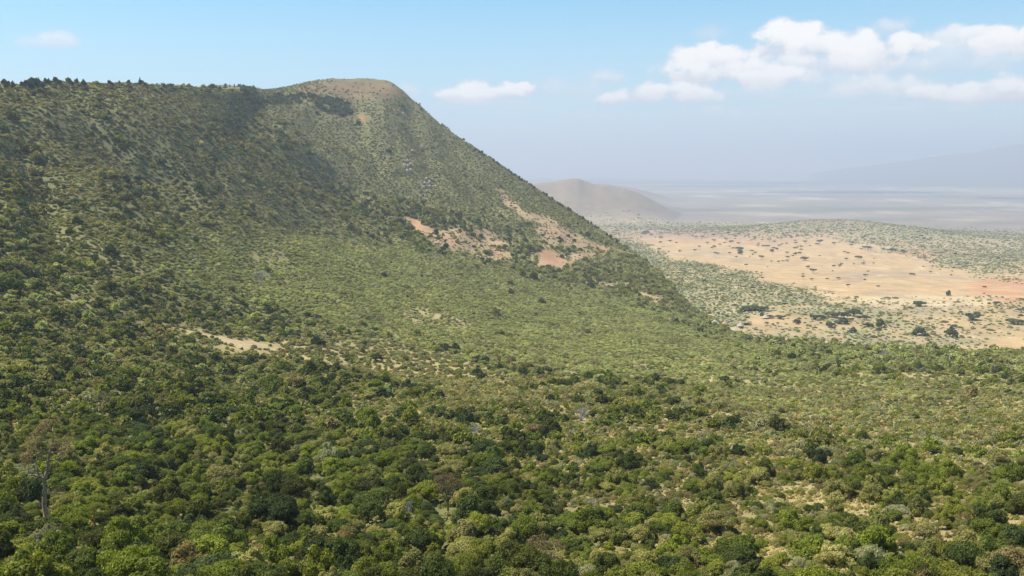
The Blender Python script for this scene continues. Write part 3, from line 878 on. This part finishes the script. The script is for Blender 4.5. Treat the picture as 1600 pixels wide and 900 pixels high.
# plants standing between the viewpoint and the foot of the dead tree stay low
dp = SPECIAL['dead']
def clear_front(p, w, depth, hmax=1.2):
    global ALIVE
    a = math.atan2(p.x, p.y); r = math.hypot(p.x, p.y)
    dd = r - P['r']; lat = (np.arctan2(P['x'], P['y']) - a) * P['r']
    ALIVE &= ~((dd > -1) & (dd < depth) & (np.abs(lat) < w + P['R'] * .5) & (P['H'] > hmax))
clear_front(dp, 1.5, 9)
for nm, px_, py_, cl in (('fan1', 638, 803, 1.2), ('fan2', 908, 658, 3.0), ('grey', 408, 442, 5), ('fan3', 742, 680, 2.0), ('fan4', 1382, 558, 3),
                         ('dry1', 700, 800, 2.2), ('dry2', 850, 893, 2.0), ('fan5', 388, 589, 1.5), ('dry3', 160, 648, 2.0)):
    p = special(nm, px_, py_, cl)
    clear_front(p, cl * .6, cl * 2.2)

for k in P: P[k] = P[k][ALIVE]
NPL = len(P['x'])

# pick the plants that show largest
size = P['R'] / P['r'] * FPX
inframe = (P['px'] > 2) & (P['px'] < 1598) & (P['py'] - P['H'] / P['r'] * FPX * 1.1 < 893) & (P['py'] < 985) & (P['r'] < 400)
def biggest(mask, n):
    idx = np.nonzero(mask & inframe)[0]
    # nearest and widest first
    idx = idx[np.argsort(-size[idx])]
    return idx[:n]
is_tree = P['kind'] <= 1
big_t = biggest(is_tree, 300)
big_s = biggest(~is_tree & (P['kind'] != 5) & (P['R'] > .9), 300)
solo = np.zeros(NPL, bool); solo[big_t] = True; solo[big_s] = True

# variant per plant
lodv = np.where((P['r'] < 230) & (P['kind'] != 5), 0, np.where(P['r'] < 600, 1, 2))
vidx = np.zeros(NPL, np.int32); var = rng.integers(0, 1000, NPL)
for ki, kn in enumerate(KN):
    for lod in (0, 1, 2):
        m = (P['kind'] == ki) & (lodv == lod)
        ids = INDEX.get((kn, lod))
        if ids: vidx[m] = np.array(ids)[var[m] % len(ids)]


def thicket(name, mask, label):
    n = int(mask.sum())
    me = bpy.data.meshes.new(name)
    me.vertices.add(n)
    pz = P['z'][mask] - .1 * P['H'][mask]
    me.vertices.foreach_set('co', np.stack([P['x'][mask], P['y'][mask], pz], 1).astype(np.float32).ravel())
    def attr(nm, typ, val, key):
        a = me.attributes.new(nm, typ, 'POINT'); a.data.foreach_set(key, np.ascontiguousarray(val).ravel())
    attr('turn', 'FLOAT_VECTOR', np.stack([np.zeros(n), np.zeros(n), P['rot'][mask]], 1).astype(np.float32), 'vector')
    attr('size', 'FLOAT_VECTOR', np.stack([P['R'][mask], P['R'][mask], P['H'][mask]], 1).astype(np.float32), 'vector')
    attr('which', 'INT', vidx[mask].astype(np.int32), 'value')
    attr('tint', 'FLOAT_VECTOR', P['tint'][mask].astype(np.float32), 'vector')
    ob = bpy.data.objects.new(name, me); COL.objects.link(ob)
    ng = bpy.data.node_groups.new(name, 'GeometryNodeTree')
    ng.interface.new_socket('Geometry', in_out='INPUT', socket_type='NodeSocketGeometry')
    ng.interface.new_socket('Geometry', in_out='OUTPUT', socket_type='NodeSocketGeometry')
    gi = ng.nodes.new('NodeGroupInput'); go = ng.nodes.new('NodeGroupOutput')
    ci = ng.nodes.new('GeometryNodeCollectionInfo'); ci.inputs['Collection'].default_value = protos
    ci.inputs['Separate Children'].default_value = True; ci.inputs['Reset Children'].default_value = True
    ip = ng.nodes.new('GeometryNodeInstanceOnPoints'); ip.inputs['Pick Instance'].default_value = True
    def na_(nm, ty):
        a = ng.nodes.new('GeometryNodeInputNamedAttribute'); a.data_type = ty; a.inputs['Name'].default_value = nm
        return a.outputs['Attribute']
    L = ng.links
    e2r = ng.nodes.new('FunctionNodeEulerToRotation')
    L.new(gi.outputs[0], ip.inputs['Points']); L.new(ci.outputs[0], ip.inputs['Instance'])
    L.new(na_('which', 'INT'), ip.inputs['Instance Index'])
    L.new(na_('turn', 'FLOAT_VECTOR'), e2r.inputs[0]); L.new(e2r.outputs[0], ip.inputs['Rotation'])
    L.new(na_('size', 'FLOAT_VECTOR'), ip.inputs['Scale'])
    L.new(ip.outputs[0], go.inputs[0])
    md = ob.modifiers.new('plants', 'NODES'); md.node_group = ng
    ob['kind'] = 'stuff'; ob['label'] = label
    return ob


thicket('woodland', is_tree & ~solo, 'dense mass of small green trees covering the escarpment slopes')
is_tuft = P['kind'] == 5
thicket('dry_grass', is_tuft, 'tufts of straw coloured and olive grass between the near bushes')
thicket('scrubland', ~is_tree & ~solo & ~is_tuft & on_slope(P['x'], P['y']), 'olive and silvery shrubs filling the gaps between the slope trees')
thicket('valley_scrub', ~is_tree & ~solo & ~on_slope(P['x'], P['y']), 'grey green thorn scrub scattered over the dry valley floor')


def empty(name, loc, label, cat, group=None, rz=0.0):
    o = bpy.data.objects.new(name, None); COL.objects.link(o)
    o.location = loc; o.rotation_euler = (0, 0, rz); o.empty_display_size = .5
    o['label'] = label; o['category'] = cat
    if group: o['group'] = group
    return o


def child(name, me, parent, scale=(1, 1, 1), tint=None):
    o = bpy.data.objects.new(name, me); COL.objects.link(o); o.parent = parent; o.scale = scale
    if tint is not None: o['tint'] = [float(v) for v in tint]
    return o


TONEW = {'straw': 'straw coloured', 'pale': 'light olive', 'dark': 'dark green', 'green': 'mid green', 'lime': 'yellow green', 'olive': 'olive', 'silver': 'pale silvery', 'brown': 'dry brown', 'blue': 'bluish green'}
LAND = [(72, 760, 'the bare dead tree'), (638, 795, 'the grey stem fan'), (700, 780, 'the tall brown tree'), (850, 875, 'the leafless tree at bottom centre'),
        (1300, 785, 'the sandy gap'), (1540, 840, 'the bottom right corner'), (230, 880, 'the dark hollow at lower left'), (20, 890, 'the bottom left corner'),
        (440, 860, 'the middle of the left thicket'), (1050, 790, 'the dry grassy gap'), (1180, 870, 'the lower edge below the gap')]


def place(px, py):
    d = [((px - a) / 1.6) ** 2 + (py - b) ** 2 for a, b, _ in LAND]
    i = int(np.argmin(d)); a, b, nm = LAND[i]
    dx, dy = px - a, py - b
    if abs(dx) < 35 and abs(dy) < 25: w = 'close to'
    elif abs(dx) > abs(dy) * 1.3: w = 'left of' if dx < 0 else 'right of'
    else: w = 'in front of' if dy > 0 else 'behind'
    return w + ' ' + nm


for j in list(big_t) + list(big_s):
    kn = KN[P['kind'][j]]; tone = TONES[P['tone'][j]]
    Rr, Hh = float(P['R'][j]), float(P['H'][j])
    tall = Hh / Rr
    if kn in ('tree', 'broad'):
        form = 'round-crowned' if kn == 'tree' else 'flat-topped'
        sz = 'large' if Rr > 2.4 else ('small' if Rr < 1.9 else 'medium')
        lab = f"{sz} {TONEW[tone]} {form} tree {place(P['px'][j], P['py'][j])}"; nm, cat, gp = 'bushy_tree', 'tree', 'bushy trees crowded on the near slope'
    else:
        sz = 'broad' if Rr > 1.35 else 'small'
        form = 'plumed' if kn == 'silver' else 'rounded'
        lab = f"{sz} {TONEW[tone]} {form} shrub {place(P['px'][j], P['py'][j])}"; nm, cat, gp = 'shrub', 'shrub', 'shrubs between the trees on the near slope'
    e = empty(nm, (float(P['x'][j]), float(P['y'][j]), float(P['z'][j]) - .1 * Hh), lab, cat, gp, float(P['rot'][j]))
    v = int(var[j]) % len(CROWN[kn])
    child('crown', CROWN[kn][v], e, (Rr, Rr, Hh), P['tint'][j])
    child('trunk', TRUNK[kn][v], e, (Rr, Rr, Hh))


# ------------------------------------------------------------------ bare and dead trees
def branch(segs, tips, p, d, length, rad, depth, g, spread, bend=.25, kids=(2, 3), up=.15):
    n = 3
    for i in range(n):
        q_ = p + d * (length / n)
        segs.append((p, q_, rad * (1 - .3 * i / n), rad * (1 - .3 * (i + 1) / n)))
        p = q_
        d = d + g.normal(size=3) * bend * .5 + np.array([0, 0, up * .3]); d /= np.linalg.norm(d)
    if depth == 0:
        tips.append(p); return
    for k in range(g.integers(kids[0], kids[1] + 1)):
        a = g.normal(size=3); a -= d * a.dot(d); a /= np.linalg.norm(a)
        nd = d * math.cos(spread) + a * math.sin(spread) + np.array([0, 0, up]); nd /= np.linalg.norm(nd)
        branch(segs, tips, p, nd, length * g.uniform(.6, .85), rad * .62, depth - 1, g, spread, bend, kids, up)


def ray_scale(p): return math.hypot(p.x, p.y) / FPX          # metres per picture pixel at that distance


s = ray_scale(dp)                                            # the tall dead tree, drawn to height
g = np.random.default_rng(5)
e = empty('dead_tree', dp, 'tall bare dead tree with pale forked trunk above the bottom left thicket', 'tree')
def PT(dx, up, dy=0.0): return np.array([dx * s, dy * s, up * s])
stem = [PT(0, -12), PT(0, 0), PT(0, 12, 1), PT(-1, 27, 0), PT(1, 40, -2), PT(3, 54, 0), PT(1, 64, 1)]
rad = [.40, .34, .30, .27, .25, .23, .21]
v, f = tubes([(stem[i], stem[i + 1], rad[i], rad[i + 1]) for i in range(6)], 8)
child('trunk', fast_mesh('dead_trunk', v, f, [M_DEAD]), e)
lead = [PT(1, 64, 1), PT(5, 76, 3), PT(8, 90, 2), PT(11, 102, 0), PT(14, 113, 1), PT(17, 120)]
limb = [PT(1, 64, 1), PT(-5, 69, -2), PT(-13, 72, -3), PT(-19, 71, -3)]
for pts, r0 in ((lead, .26), (limb, .2)):
    v, f = tubes([(pts[i], pts[i + 1], r0 * (1 - .16 * i), r0 * (1 - .16 * (i + 1))) for i in range(len(pts) - 1)], 7)
    child('limb', fast_mesh('dead_limb', v, f, [M_DEAD]), e)
tips = []
for (p0, d0, ln, rd, dep) in ((lead[-1], (.25, 0, 1), 13, .07, 3), (lead[-2], (-.6, .2, .8), 13, .07, 3), (lead[3], (.9, -.2, .5), 15, .07, 3), (lead[2], (.9, .3, .25), 14, .07, 2), (lead[2], (-.7, -.3, .7), 14, .07, 3),
                              (limb[1], (-.3, .1, 1), 14, .06, 3), (limb[2], (-.7, -.2, .6), 10, .05, 2), (stem[4], (.9, -.3, .6), 12, .05, 2), (lead[1], (.9, -.1, .1), 10, .05, 1)):
    segs = []
    d0 = np.array(d0, float); d0 /= np.linalg.norm(d0)
    branch(segs, tips, np.array(p0), d0, ln * s, rd * 1.7, dep, g, .6, .4)
    v, f = tubes(segs, 4)
    child('branch', fast_mesh('dead_branch', v, f, [M_DEAD]), e)
L = [(t[0], t[1], t[2], g.uniform(.35, .8), .8) for t in tips if g.random() < .85]
v, f, sh = leaves(L, 3000, .075, 3)
child('withered_leaves', leaf_mesh('withered_leaves', v, f, sh), e, tint=(.23, .17, .085))


def bare(name, key, label, w, h, mat, n0, depth, tint=None, spread=.45, thick=.05, up=.25, cat='tree', leafn=0, trunkh=0.0, base='stem'):
    p = SPECIAL[key]; s_ = ray_scale(p)
    g = np.random.default_rng(sum(map(ord, key)))
    e = empty(name, p, label, cat)
    tips = []
    Hm = h * s_; Wm = w * s_ / 2
    b0 = np.array([0, 0, Hm * trunkh])
    if trunkh: 
        v, f = tubes([((0, 0, -.4), b0, thick * 2.2, thick * 1.6)], 6); child('trunk', fast_mesh('bare_trunk', v, f, [mat]), e)
    tot = sum(.75 ** i for i in range(depth + 1))
    for i in range(n0):
        t = i * 2.4 + g.uniform(-.3, .3); k = math.sqrt((i + .6) / n0)
        tgt = np.array([Wm * k * math.cos(t), Wm * k * math.sin(t), Hm * (1 - .25 * k * k) - b0[2]])
        segs = []
        ln = np.linalg.norm(tgt)
        branch(segs, tips, b0 - np.array([0, 0, .2]) * (trunkh == 0), tgt / ln, ln / tot, thick, depth, g, spread, .22, (2, 2), up)
        v, f = tubes(segs, 5); child(base, fast_mesh('bare_stem', v, f, [mat]), e)
    if leafn:
        L = [(t[0], t[1], t[2], g.uniform(.25, .6), .8) for t in tips]
        v, f, sh = leaves(L, leafn, .1, 9); child('withered_leaves', leaf_mesh('withered_leaves', v, f, sh), e, tint=tint)
    return e


bare('leafless_shrub', 'fan1', 'small fan of upright pale grey stems poking out of the central thicket', 20, 24, M_GREYWOOD, 16, 1, spread=.16, thick=.035, up=.1, cat='shrub')
bare('leafless_shrub', 'fan2', 'wide grey leafless bush standing beside the yellowish gap right of centre', 34, 24, M_GREYWOOD, 26, 2, spread=.3, thick=.06, up=.2, cat='shrub')
bare('grey_tree', 'grey', 'broad grey leafless tree casting a dark shadow on the middle left slope', 30, 20, M_GREYWOOD, 22, 3, spread=.45, thick=.12, up=.1, trunkh=.25, base='limb', tint=(.2, .2, .19), leafn=500)
bare('leafless_shrub', 'fan3', 'grey leafless bush half hidden above the dense central thicket', 26, 20, M_GREYWOOD, 18, 2, spread=.3, thick=.05, up=.15, cat='shrub')
bare('leafless_shrub', 'fan4', 'grey violet bush standing out on the far shelf rim at right', 15, 11, M_GREYWOOD, 18, 2, spread=.4, thick=.1, up=.1, cat='shrub')
bare('leafless_shrub', 'fan5', 'little grey leafless bush below the sandy clearing', 15, 11, M_GREYWOOD, 14, 2, spread=.4, thick=.05, up=.1, cat='shrub')
bare('dry_tree', 'dry1', 'tall brown dry tree rising from the central thicket', 44, 62, M_BARK, 7, 3, tint=(.14, .095, .05), spread=.5, thick=.09, up=.12, leafn=1300, trunkh=.25, base='limb')
bare('dry_tree', 'dry2', 'reddish brown half bare tree near the bottom edge of the centre', 58, 62, M_DEAD, 8, 3, tint=(.17, .125, .06), spread=.5, thick=.07, up=.12, leafn=1100, trunkh=.2, base='limb')
bare('dry_tree', 'dry3', 'small leafless brownish tree above the tall dead one', 46, 34, M_DEAD, 8, 3, tint=(.16, .13, .07), spread=.5, thick=.06, up=.12, leafn=500, trunkh=.2, base='limb')

# ------------------------------------------------------------------ trees along the skyline of the ridge
def plain_tree(name, kind, p, Rr, Hh, tint, label, cat, group, v=0, lean=0):
    e = empty(name, p, label, cat, group, random.uniform(0, 6.28))
    child('crown', SKY_C[kind][v % len(SKY_C[kind])], e, (Rr, Rr, Hh), tint)
    child('trunk', SKY_T[kind], e, (Rr, Rr, Hh))
    return e


SKY_C, SKY_T = {}, {}
for kind in ('tree', 'conifer', 'acacia'):
    SKY_C[kind] = []
    for v_ in range(3):
        vv, ff, sh = leaves(crown_lobes(kind, 900 + v_), 260 if kind != 'acacia' else 330, .22 if kind != 'acacia' else .17, 40 + v_)
        SKY_C[kind].append(leaf_mesh('distant_crown', vv, ff, sh))
    SKY_T[kind] = trunk_mesh('distant_trunk', kind, 3)

rs = np.random.default_rng(12)
for (a0, a1, n, h0, h1, rr0, lab) in ((0, 75, 9, 3, 5.5, -8, 'small dark tree on the ridge skyline at the far left'), (36, 54, 3, 6, 8, -6, 'tallest dark tree on the left ridge skyline'),
                              (75, 135, 9, 3, 6, -6, 'dark tree in the clump on the left ridge skyline'), (160, 300, 10, 2.5, 5, -6, 'small dark tree dotted along the ridge skyline'),
                              (218, 219, 1, 8, 8.5, -4, 'lone thin tree standing up from the ridge skyline')):
    for i in range(n):
        cx = rs.uniform(a0, a1); a, _ = pdir(cx, 130); a = float(a)
        r = float(np.interp(a, AZ, CREST)) + rr0 + rs.uniform(-8, 8)
        x, y = r * math.sin(a), r * math.cos(a); h = rs.uniform(h0, h1)
        plain_tree('ridge_tree', 'tree', (x, y, float(ground_z(x, y)) - .3), h * (.42 if n > 1 else .2), h * .68, (.03, .05, .03), lab, 'tree', 'dark trees along the ridge skyline', i)
for i in range(70):
    cx = rs.uniform(238, 436) if i < 62 else rs.uniform(436, 450); a = float(pdir(cx, 130)[0])
    r = rs.uniform(1640, 1690)
    x, y = r * math.sin(a), r * math.cos(a)
    h = rs.uniform(4, 8) * (0.55 if cx < 290 else 1)
    plain_tree('plateau_tree', 'conifer' if i % 4 == 0 else 'tree', (x, y, float(ground_z(x, y)) - .5), h * .28 if i % 4 == 0 else h * .5, h * (.3 if i % 4 == 0 else .62), (.03, .048, .034),
               ('low dark tree ' if h < 5 else 'taller dark tree ') + ('at the left end' if cx < 300 else 'in the middle' if cx < 370 else 'at the right end') + ' of the plateau skyline grove' + (', narrow crowned' if i % 4 == 0 else ''), 'tree', 'grove on the plateau skyline', i)
# trees on the descending right-hand skyline of the main hill
for i in range(70):
    cx = 740 + 230 * rs.random(); a = float(pdir(cx, 300)[0])
    r = float(np.interp(a, AZ, CREST)) + rs.uniform(-22, 3)
    x, y = r * math.sin(a), r * math.cos(a); h = rs.uniform(3, 6)
    plain_tree('hillside_tree', 'tree', (x, y, float(ground_z(x, y)) - .4), h * .42, h * .62, (.035, .055, .032), ('small ' if h < 4.3 else 'taller ') + 'dark tree on the ' + ('upper', 'middle', 'lower')[min(2, int((cx - 740) / 77))] + ' part of the main hill\'s descending skyline', 'tree', 'trees down the right skyline of the main hill', i)

# ------------------------------------------------------------------ acacias and round trees on the valley floor
VT = [(1375, 511, 7, 10, 'tree', 'round dark tree with a clear trunk and shadow on the pale valley grass'),
      (1357, 511, 9, 6, 'broad', 'low dark bush tree left of the round one in the valley'),
      (1166, 486, 11, 7, 'broad', 'left part of the large dark tree clump in the pale valley'), (1180, 485, 13, 8, 'broad', 'middle of the large dark tree clump in the pale valley'), (1193, 486, 10, 7, 'broad', 'right part of the large dark tree clump in the pale valley'),
      (1440, 524, 11, 11, 'tree', 'tall bushy tree at the valley side of the shelf rim'), (1487, 527, 10, 12, 'tree', 'tall brownish tree at the valley side of the shelf rim, right of another'),
      (1272, 499, 8, 7, 'broad', 'leftmost tree of the green grove in the valley'), (1284, 498, 8, 6, 'broad', 'second tree of the green grove in the valley'), (1300, 496, 11, 9, 'broad', 'spreading tree in the middle of the valley grove'),
      (1318, 498, 12, 10, 'broad', 'broad green tree in the middle of the valley grove'), (1334, 494, 12, 10, 'broad', 'dark broad tree at the right of the valley grove'), (1315, 506, 11, 8, 'tree', 'rounded tree at the front of the valley grove'), (1350, 500, 9, 7, 'broad', 'right end tree of the valley grove'),
      (1297, 511, 9, 7, 'broad', 'low tree in front of the valley grove'), (1331, 520, 7, 7, 'tree', 'isolated dark bush tree below the valley grove'), (1191, 494, 4, 5, 'tree', 'small dark tree beside the lone hut'), (1203, 497, 8, 5, 'broad', 'flat tree row right of the lone hut'), (1218, 498, 8, 6, 'broad', 'greyish tree right of the lone hut'),
      (1246, 504, 6, 5, 'tree', 'dark bush tree left of the valley grove'), (1168, 508, 6, 4, 'broad', 'dark spreading tree beside the huts'), (1481, 462, 5, 6, 'tree', 'upright tree on the pale ground far right'),
      (1520, 500, 14, 9, 'broad', 'broad grey green tree at the right of the valley'), (1436, 478, 12, 7, 'broad', 'grey green tree beyond the valley grove'), (1590, 507, 14, 8, 'broad', 'dark tree at the right edge of the valley'), (1556, 478, 6, 6, 'acacia', 'acacia below the red earth patch'),
      (1596, 488, 8, 5, 'acacia', 'dark acacia at the right edge below the red earth'), (1157, 398, 5, 7, 'tree', 'large bluish tree among the acacias on the tan plain')]
SKY_C['broad'] = []
for v_ in range(3):
    vv, ff, sh = leaves(crown_lobes('broad', 950 + v_), 420, .17, 60 + v_); SKY_C['broad'].append(leaf_mesh('distant_crown', vv, ff, sh))
SKY_T['broad'] = trunk_mesh('distant_trunk', 'broad', 6)
for i, (cx, cy, w, h, kind, lab) in enumerate(VT):
    p = hit(cx, cy, 900); s_ = ray_scale(p)
    plain_tree('valley_tree', kind, p - Vector((0, 0, .3)), w * s_ * .95, h * s_ * .85, (.075, .095, .050) if i % 3 else (.095, .115, .055), lab, 'tree', None, i)
spots = [(1010, 365), (1018, 369), (1024, 372), (1033, 373), (1047, 379), (1003, 367), (1062, 394), (1098, 372), (1116, 378), (1125, 383), (1140, 386), (1135, 376), (1155, 391), (1180, 374),
         (1185, 382), (1196, 385), (1210, 380), (1214, 391), (1243, 389), (1266, 385), (1303, 383), (1330, 384), (1281, 401), (1315, 414), (1341, 405), (1322, 407), (1365, 413), (1217, 410),
         (1190, 405), (1363, 380), (1400, 385), (1414, 397), (1180, 397), (1230, 396), (1252, 392), (1230, 409), (1256, 407), (1440, 388), (1446, 406), (1262, 419), (1270, 427), (1199, 418), (1560, 405),
         (1350, 389), (1356, 391), (1345, 390), (1380, 392), (1387, 393), (1394, 394), (1403, 393), (1360, 390), (1410, 394), (1280, 382), (1243, 382)]
for _ in range(110):
    t = rs.random()
    if t < .55: spots.append((rs.normal(1190, 75), rs.normal(387, 11)))
    elif t < .8: spots.append((rs.uniform(1000, 1500), rs.uniform(362, 400)))
    else: spots.append((rs.uniform(1150, 1560), rs.uniform(400, 450)))
for i, (cx, cy) in enumerate(spots):
    if cx < 985: continue
    p = hit(cx, cy, 900); s_ = ray_scale(p)
    w = rs.uniform(1.6, 3.6) * (1 + .6 * (i < 54 and i % 4 == 0))
    reg = 'beside the foot of the main hill' if cx < 1090 else ('in the loose cluster on the tan plain' if cx < 1270 and cy < 400 else ('on the open tan ground' if cy >= 400 else 'along the far edge of the tan plain'))
    plain_tree('acacia_tree', 'acacia' if i % 3 else 'broad', p - Vector((0, 0, .2)), w * s_, w * s_ * rs.uniform(.75, 1.15), (.065, .08, .048), ('tiny ' if w < 2.3 else 'small ' if w < 3.1 else 'larger ') + ('flat-topped' if i % 3 else 'rounded') + ' dark acacia ' + reg + (', nearer half' if cy > (390 if cy < 400 else 422) else ', farther half'), 'tree', 'acacias dotted over the tan valley plain', i)

# ------------------------------------------------------------------ pale boulders on the main hill
def rock_mesh(seed):
    import bmesh
    bm = bmesh.new(); bmesh.ops.create_icosphere(bm, subdivisions=2, radius=1)
    g = np.random.default_rng(seed); pl = [(g.normal(size=3), g.uniform(.55, .9)) for _ in range(9)]
    for v in bm.verts:
        c = np.array(v.co)
        for nrm, dd in pl:
            nn = nrm / np.linalg.norm(nrm); k = c.dot(nn)
            if k > dd: c = c - nn * (k - dd)
        v.co = c * (1 + .05 * g.normal())
    me = bpy.data.meshes.new('boulder'); bm.to_mesh(me); bm.free(); me.materials.append(M_ROCK)
    return me
ROCKS = [rock_mesh(i) for i in range(4)]
seeds_ = [(657, 212, 6, 7, 10, 'near the top of the rocky hill face'), (640, 213, 22, 5, 16, 'scattered high on the hill face'), (640, 265, 5, 9, 26, 'in the upper rocky streak of the main hill'), (668, 290, 8, 7, 26, 'in the lower pale cluster of the main hill'), (612, 262, 20, 22, 18, 'along the gully side of the hill face'),
          (672, 250, 16, 8, 9, 'right of the rocky streak on the main hill'), (655, 308, 14, 14, 9, 'below the rocky streak of the main hill'), (690, 195, 6, 14, 8, 'just under the brow of the main hill'), (590, 235, 8, 14, 8, 'beside the green gully of the hill'), (640, 170, 20, 10, 8, 'on the brow of the main hill'), (1066, 500, 12, 5, 9, 'at the hill foot above the shelf')]
for cx, cy, sx, sy, n, where in seeds_:
    for i in range(n):
        qx, qy = rs.normal(cx, sx * .95), rs.normal(cy, sy)
        p = hit(qx, qy, 600)
        o = bpy.data.objects.new('boulder', ROCKS[rs.integers(0, 4)]); COL.objects.link(o)
        k = ray_scale(p) * rs.uniform(.8, 1.9) * (1.3 if cy in (290, 265) else 1)
        o.location = p + Vector((0, 0, k * .9)); o.scale = (k * rs.uniform(.8, 1.3), k, k * rs.uniform(1.0, 1.7)); o.rotation_euler = (rs.uniform(-.3, .3), rs.uniform(-.3, .3), rs.uniform(0, 6))
        o['label'] = ('small' if k / ray_scale(p) < 1.3 else 'large') + ' pale grey boulder ' + where; o['category'] = 'boulder'; o['group'] = 'pale boulders on the hillsides'

# ------------------------------------------------------------------ huts in the valley
M_WALL = plain_mat('mud_wall', (.36, .25, .17), scale=1.5, var=.3)
M_THATCH = plain_mat('thatch', (.42, .37, .30), scale=3, var=.35)
M_THATCHR = plain_mat('reddish_thatch', (.45, .27, .20), scale=3, var=.3)
M_DARK = plain_mat('dark_plank', (.05, .035, .025), scale=2)
def cone_mesh(nm, r0, r1, z0_, z1_, n, mat, rag=0.0, cap=False, g=None):
    th = np.linspace(0, 2 * math.pi, n, endpoint=False); V = []
    rings = [(r0, z0_), ((r0 + r1) / 2 * (.97 if r1 < r0 else 1), (z0_ + z1_) / 2), (r1, z1_)]
    for k, (r_, z_) in enumerate(rings):
        for i, t in enumerate(th):
            w = 1 + (rag * (rs.random() - .5) if k == 0 else rag * .3 * (rs.random() - .5)); V.append((r_ * w * math.cos(t), r_ * w * math.sin(t), z_ - (rag * .8 * rs.random() if k == 0 else 0)))
    F = [(k * n + i, k * n + (i + 1) % n, (k + 1) * n + (i + 1) % n, (k + 1) * n + i) for k in range(2) for i in range(n)]
    return fast_mesh(nm, np.array(V), np.array(F), [mat], False)
for cx, cy, w, hgt, mat, lab in ((1117, 508, 15, 9, M_THATCH, 'leftmost conical grey thatched hut at the foot of the hill'), (1133, 509, 10, 9, M_THATCHR, 'reddish conical hut beside the leftmost grey hut'),
                            (1157.5, 512, 11, 11, M_THATCH, 'tall pale grey conical hut, right of the reddish one'), (1196, 498, 11, 7, M_THATCH, 'lone pale hut behind the others between small trees'), (1147, 517, 13, 4, M_THATCH, 'low pale shelter in front of the conical huts')):
    p = hit(cx, cy, 700); s_ = ray_scale(p)
    e = empty('round_hut', p - Vector((0, 0, .1)), lab, 'hut', 'round huts in the valley')
    rw = w * s_ / 2; hh = hgt * s_
    child('wall', cone_mesh('hut_wall', rw * .78, rw * .76, -.6, hh * .36, 16, M_WALL), e)
    child('roof', cone_mesh('hut_roof', rw, rw * .05, hh * .3, hh, 18, mat, .08), e)
    dme = bpy.data.meshes.new('hut_door'); dw, dh, dy = rw * .17, hh * .27, rw * .80
    dme.from_pydata([(-dw, -dy, -.3), (dw, -dy, -.3), (dw, -dy, dh), (-dw, -dy, dh), (-dw, -dy + .25, -.3), (dw, -dy + .25, -.3), (dw, -dy + .25, dh), (-dw, -dy + .25, dh)], [], [(0, 1, 2, 3), (1, 5, 6, 2), (4, 0, 3, 7), (3, 2, 6, 7)])
    dme.materials.append(M_DARK); child('door', dme, e)

# ------------------------------------------------------------------ tell look-alikes apart by their order from the left
ORD = ['first', 'second', 'third', 'fourth', 'fifth', 'sixth', 'seventh', 'eighth', 'ninth', 'tenth', 'eleventh', 'twelfth']
sets = {}
for o in S.objects:
    if o.parent is None and o.get('category'): sets.setdefault(o['label'], []).append(o)
for lab, os_ in sets.items():
    if 1 < len(os_) <= 12 and len(lab.split()) <= 13:
        os_.sort(key=lambda o: math.atan2(o.location.x, o.location.y))
        for i, o in enumerate(os_): o['label'] = ('leftmost ' if i == 0 else 'rightmost ' if i == len(os_) - 1 else ORD[i] + ' from left, ') + lab
# ------------------------------------------------------------------ haze
hm, H = new_mat('haze_air')
pv = H.n('ShaderNodeVolumePrincipled', ins={'Color': (.62, .685, .81, 1), 'Density': 1.1e-4, 'Anisotropy': .25})
H.n('ShaderNodeOutputMaterial', ins={1: pv.outputs[0]})
hb = 97000.0
z0, z1 = float(GZ.min()) - 1.5, float(GZ.max()) + 25
hv = [(x, y, z) for z in (z0, z1) for x, y in ((-hb, -hb), (hb, -hb), (hb, hb), (-hb, hb))]
hme = bpy.data.meshes.new('haze')
hme.from_pydata(hv, [], [(3, 2, 1, 0), (4, 5, 6, 7), (0, 1, 5, 4), (1, 2, 6, 5), (2, 3, 7, 6), (3, 0, 4, 7)])
hme.materials.append(hm)
haze = bpy.data.objects.new('haze', hme); COL.objects.link(haze)
haze['kind'] = 'stuff'; haze['label'] = 'pale blue haze hanging over the whole valley'
print('terrain z', z0, z1)
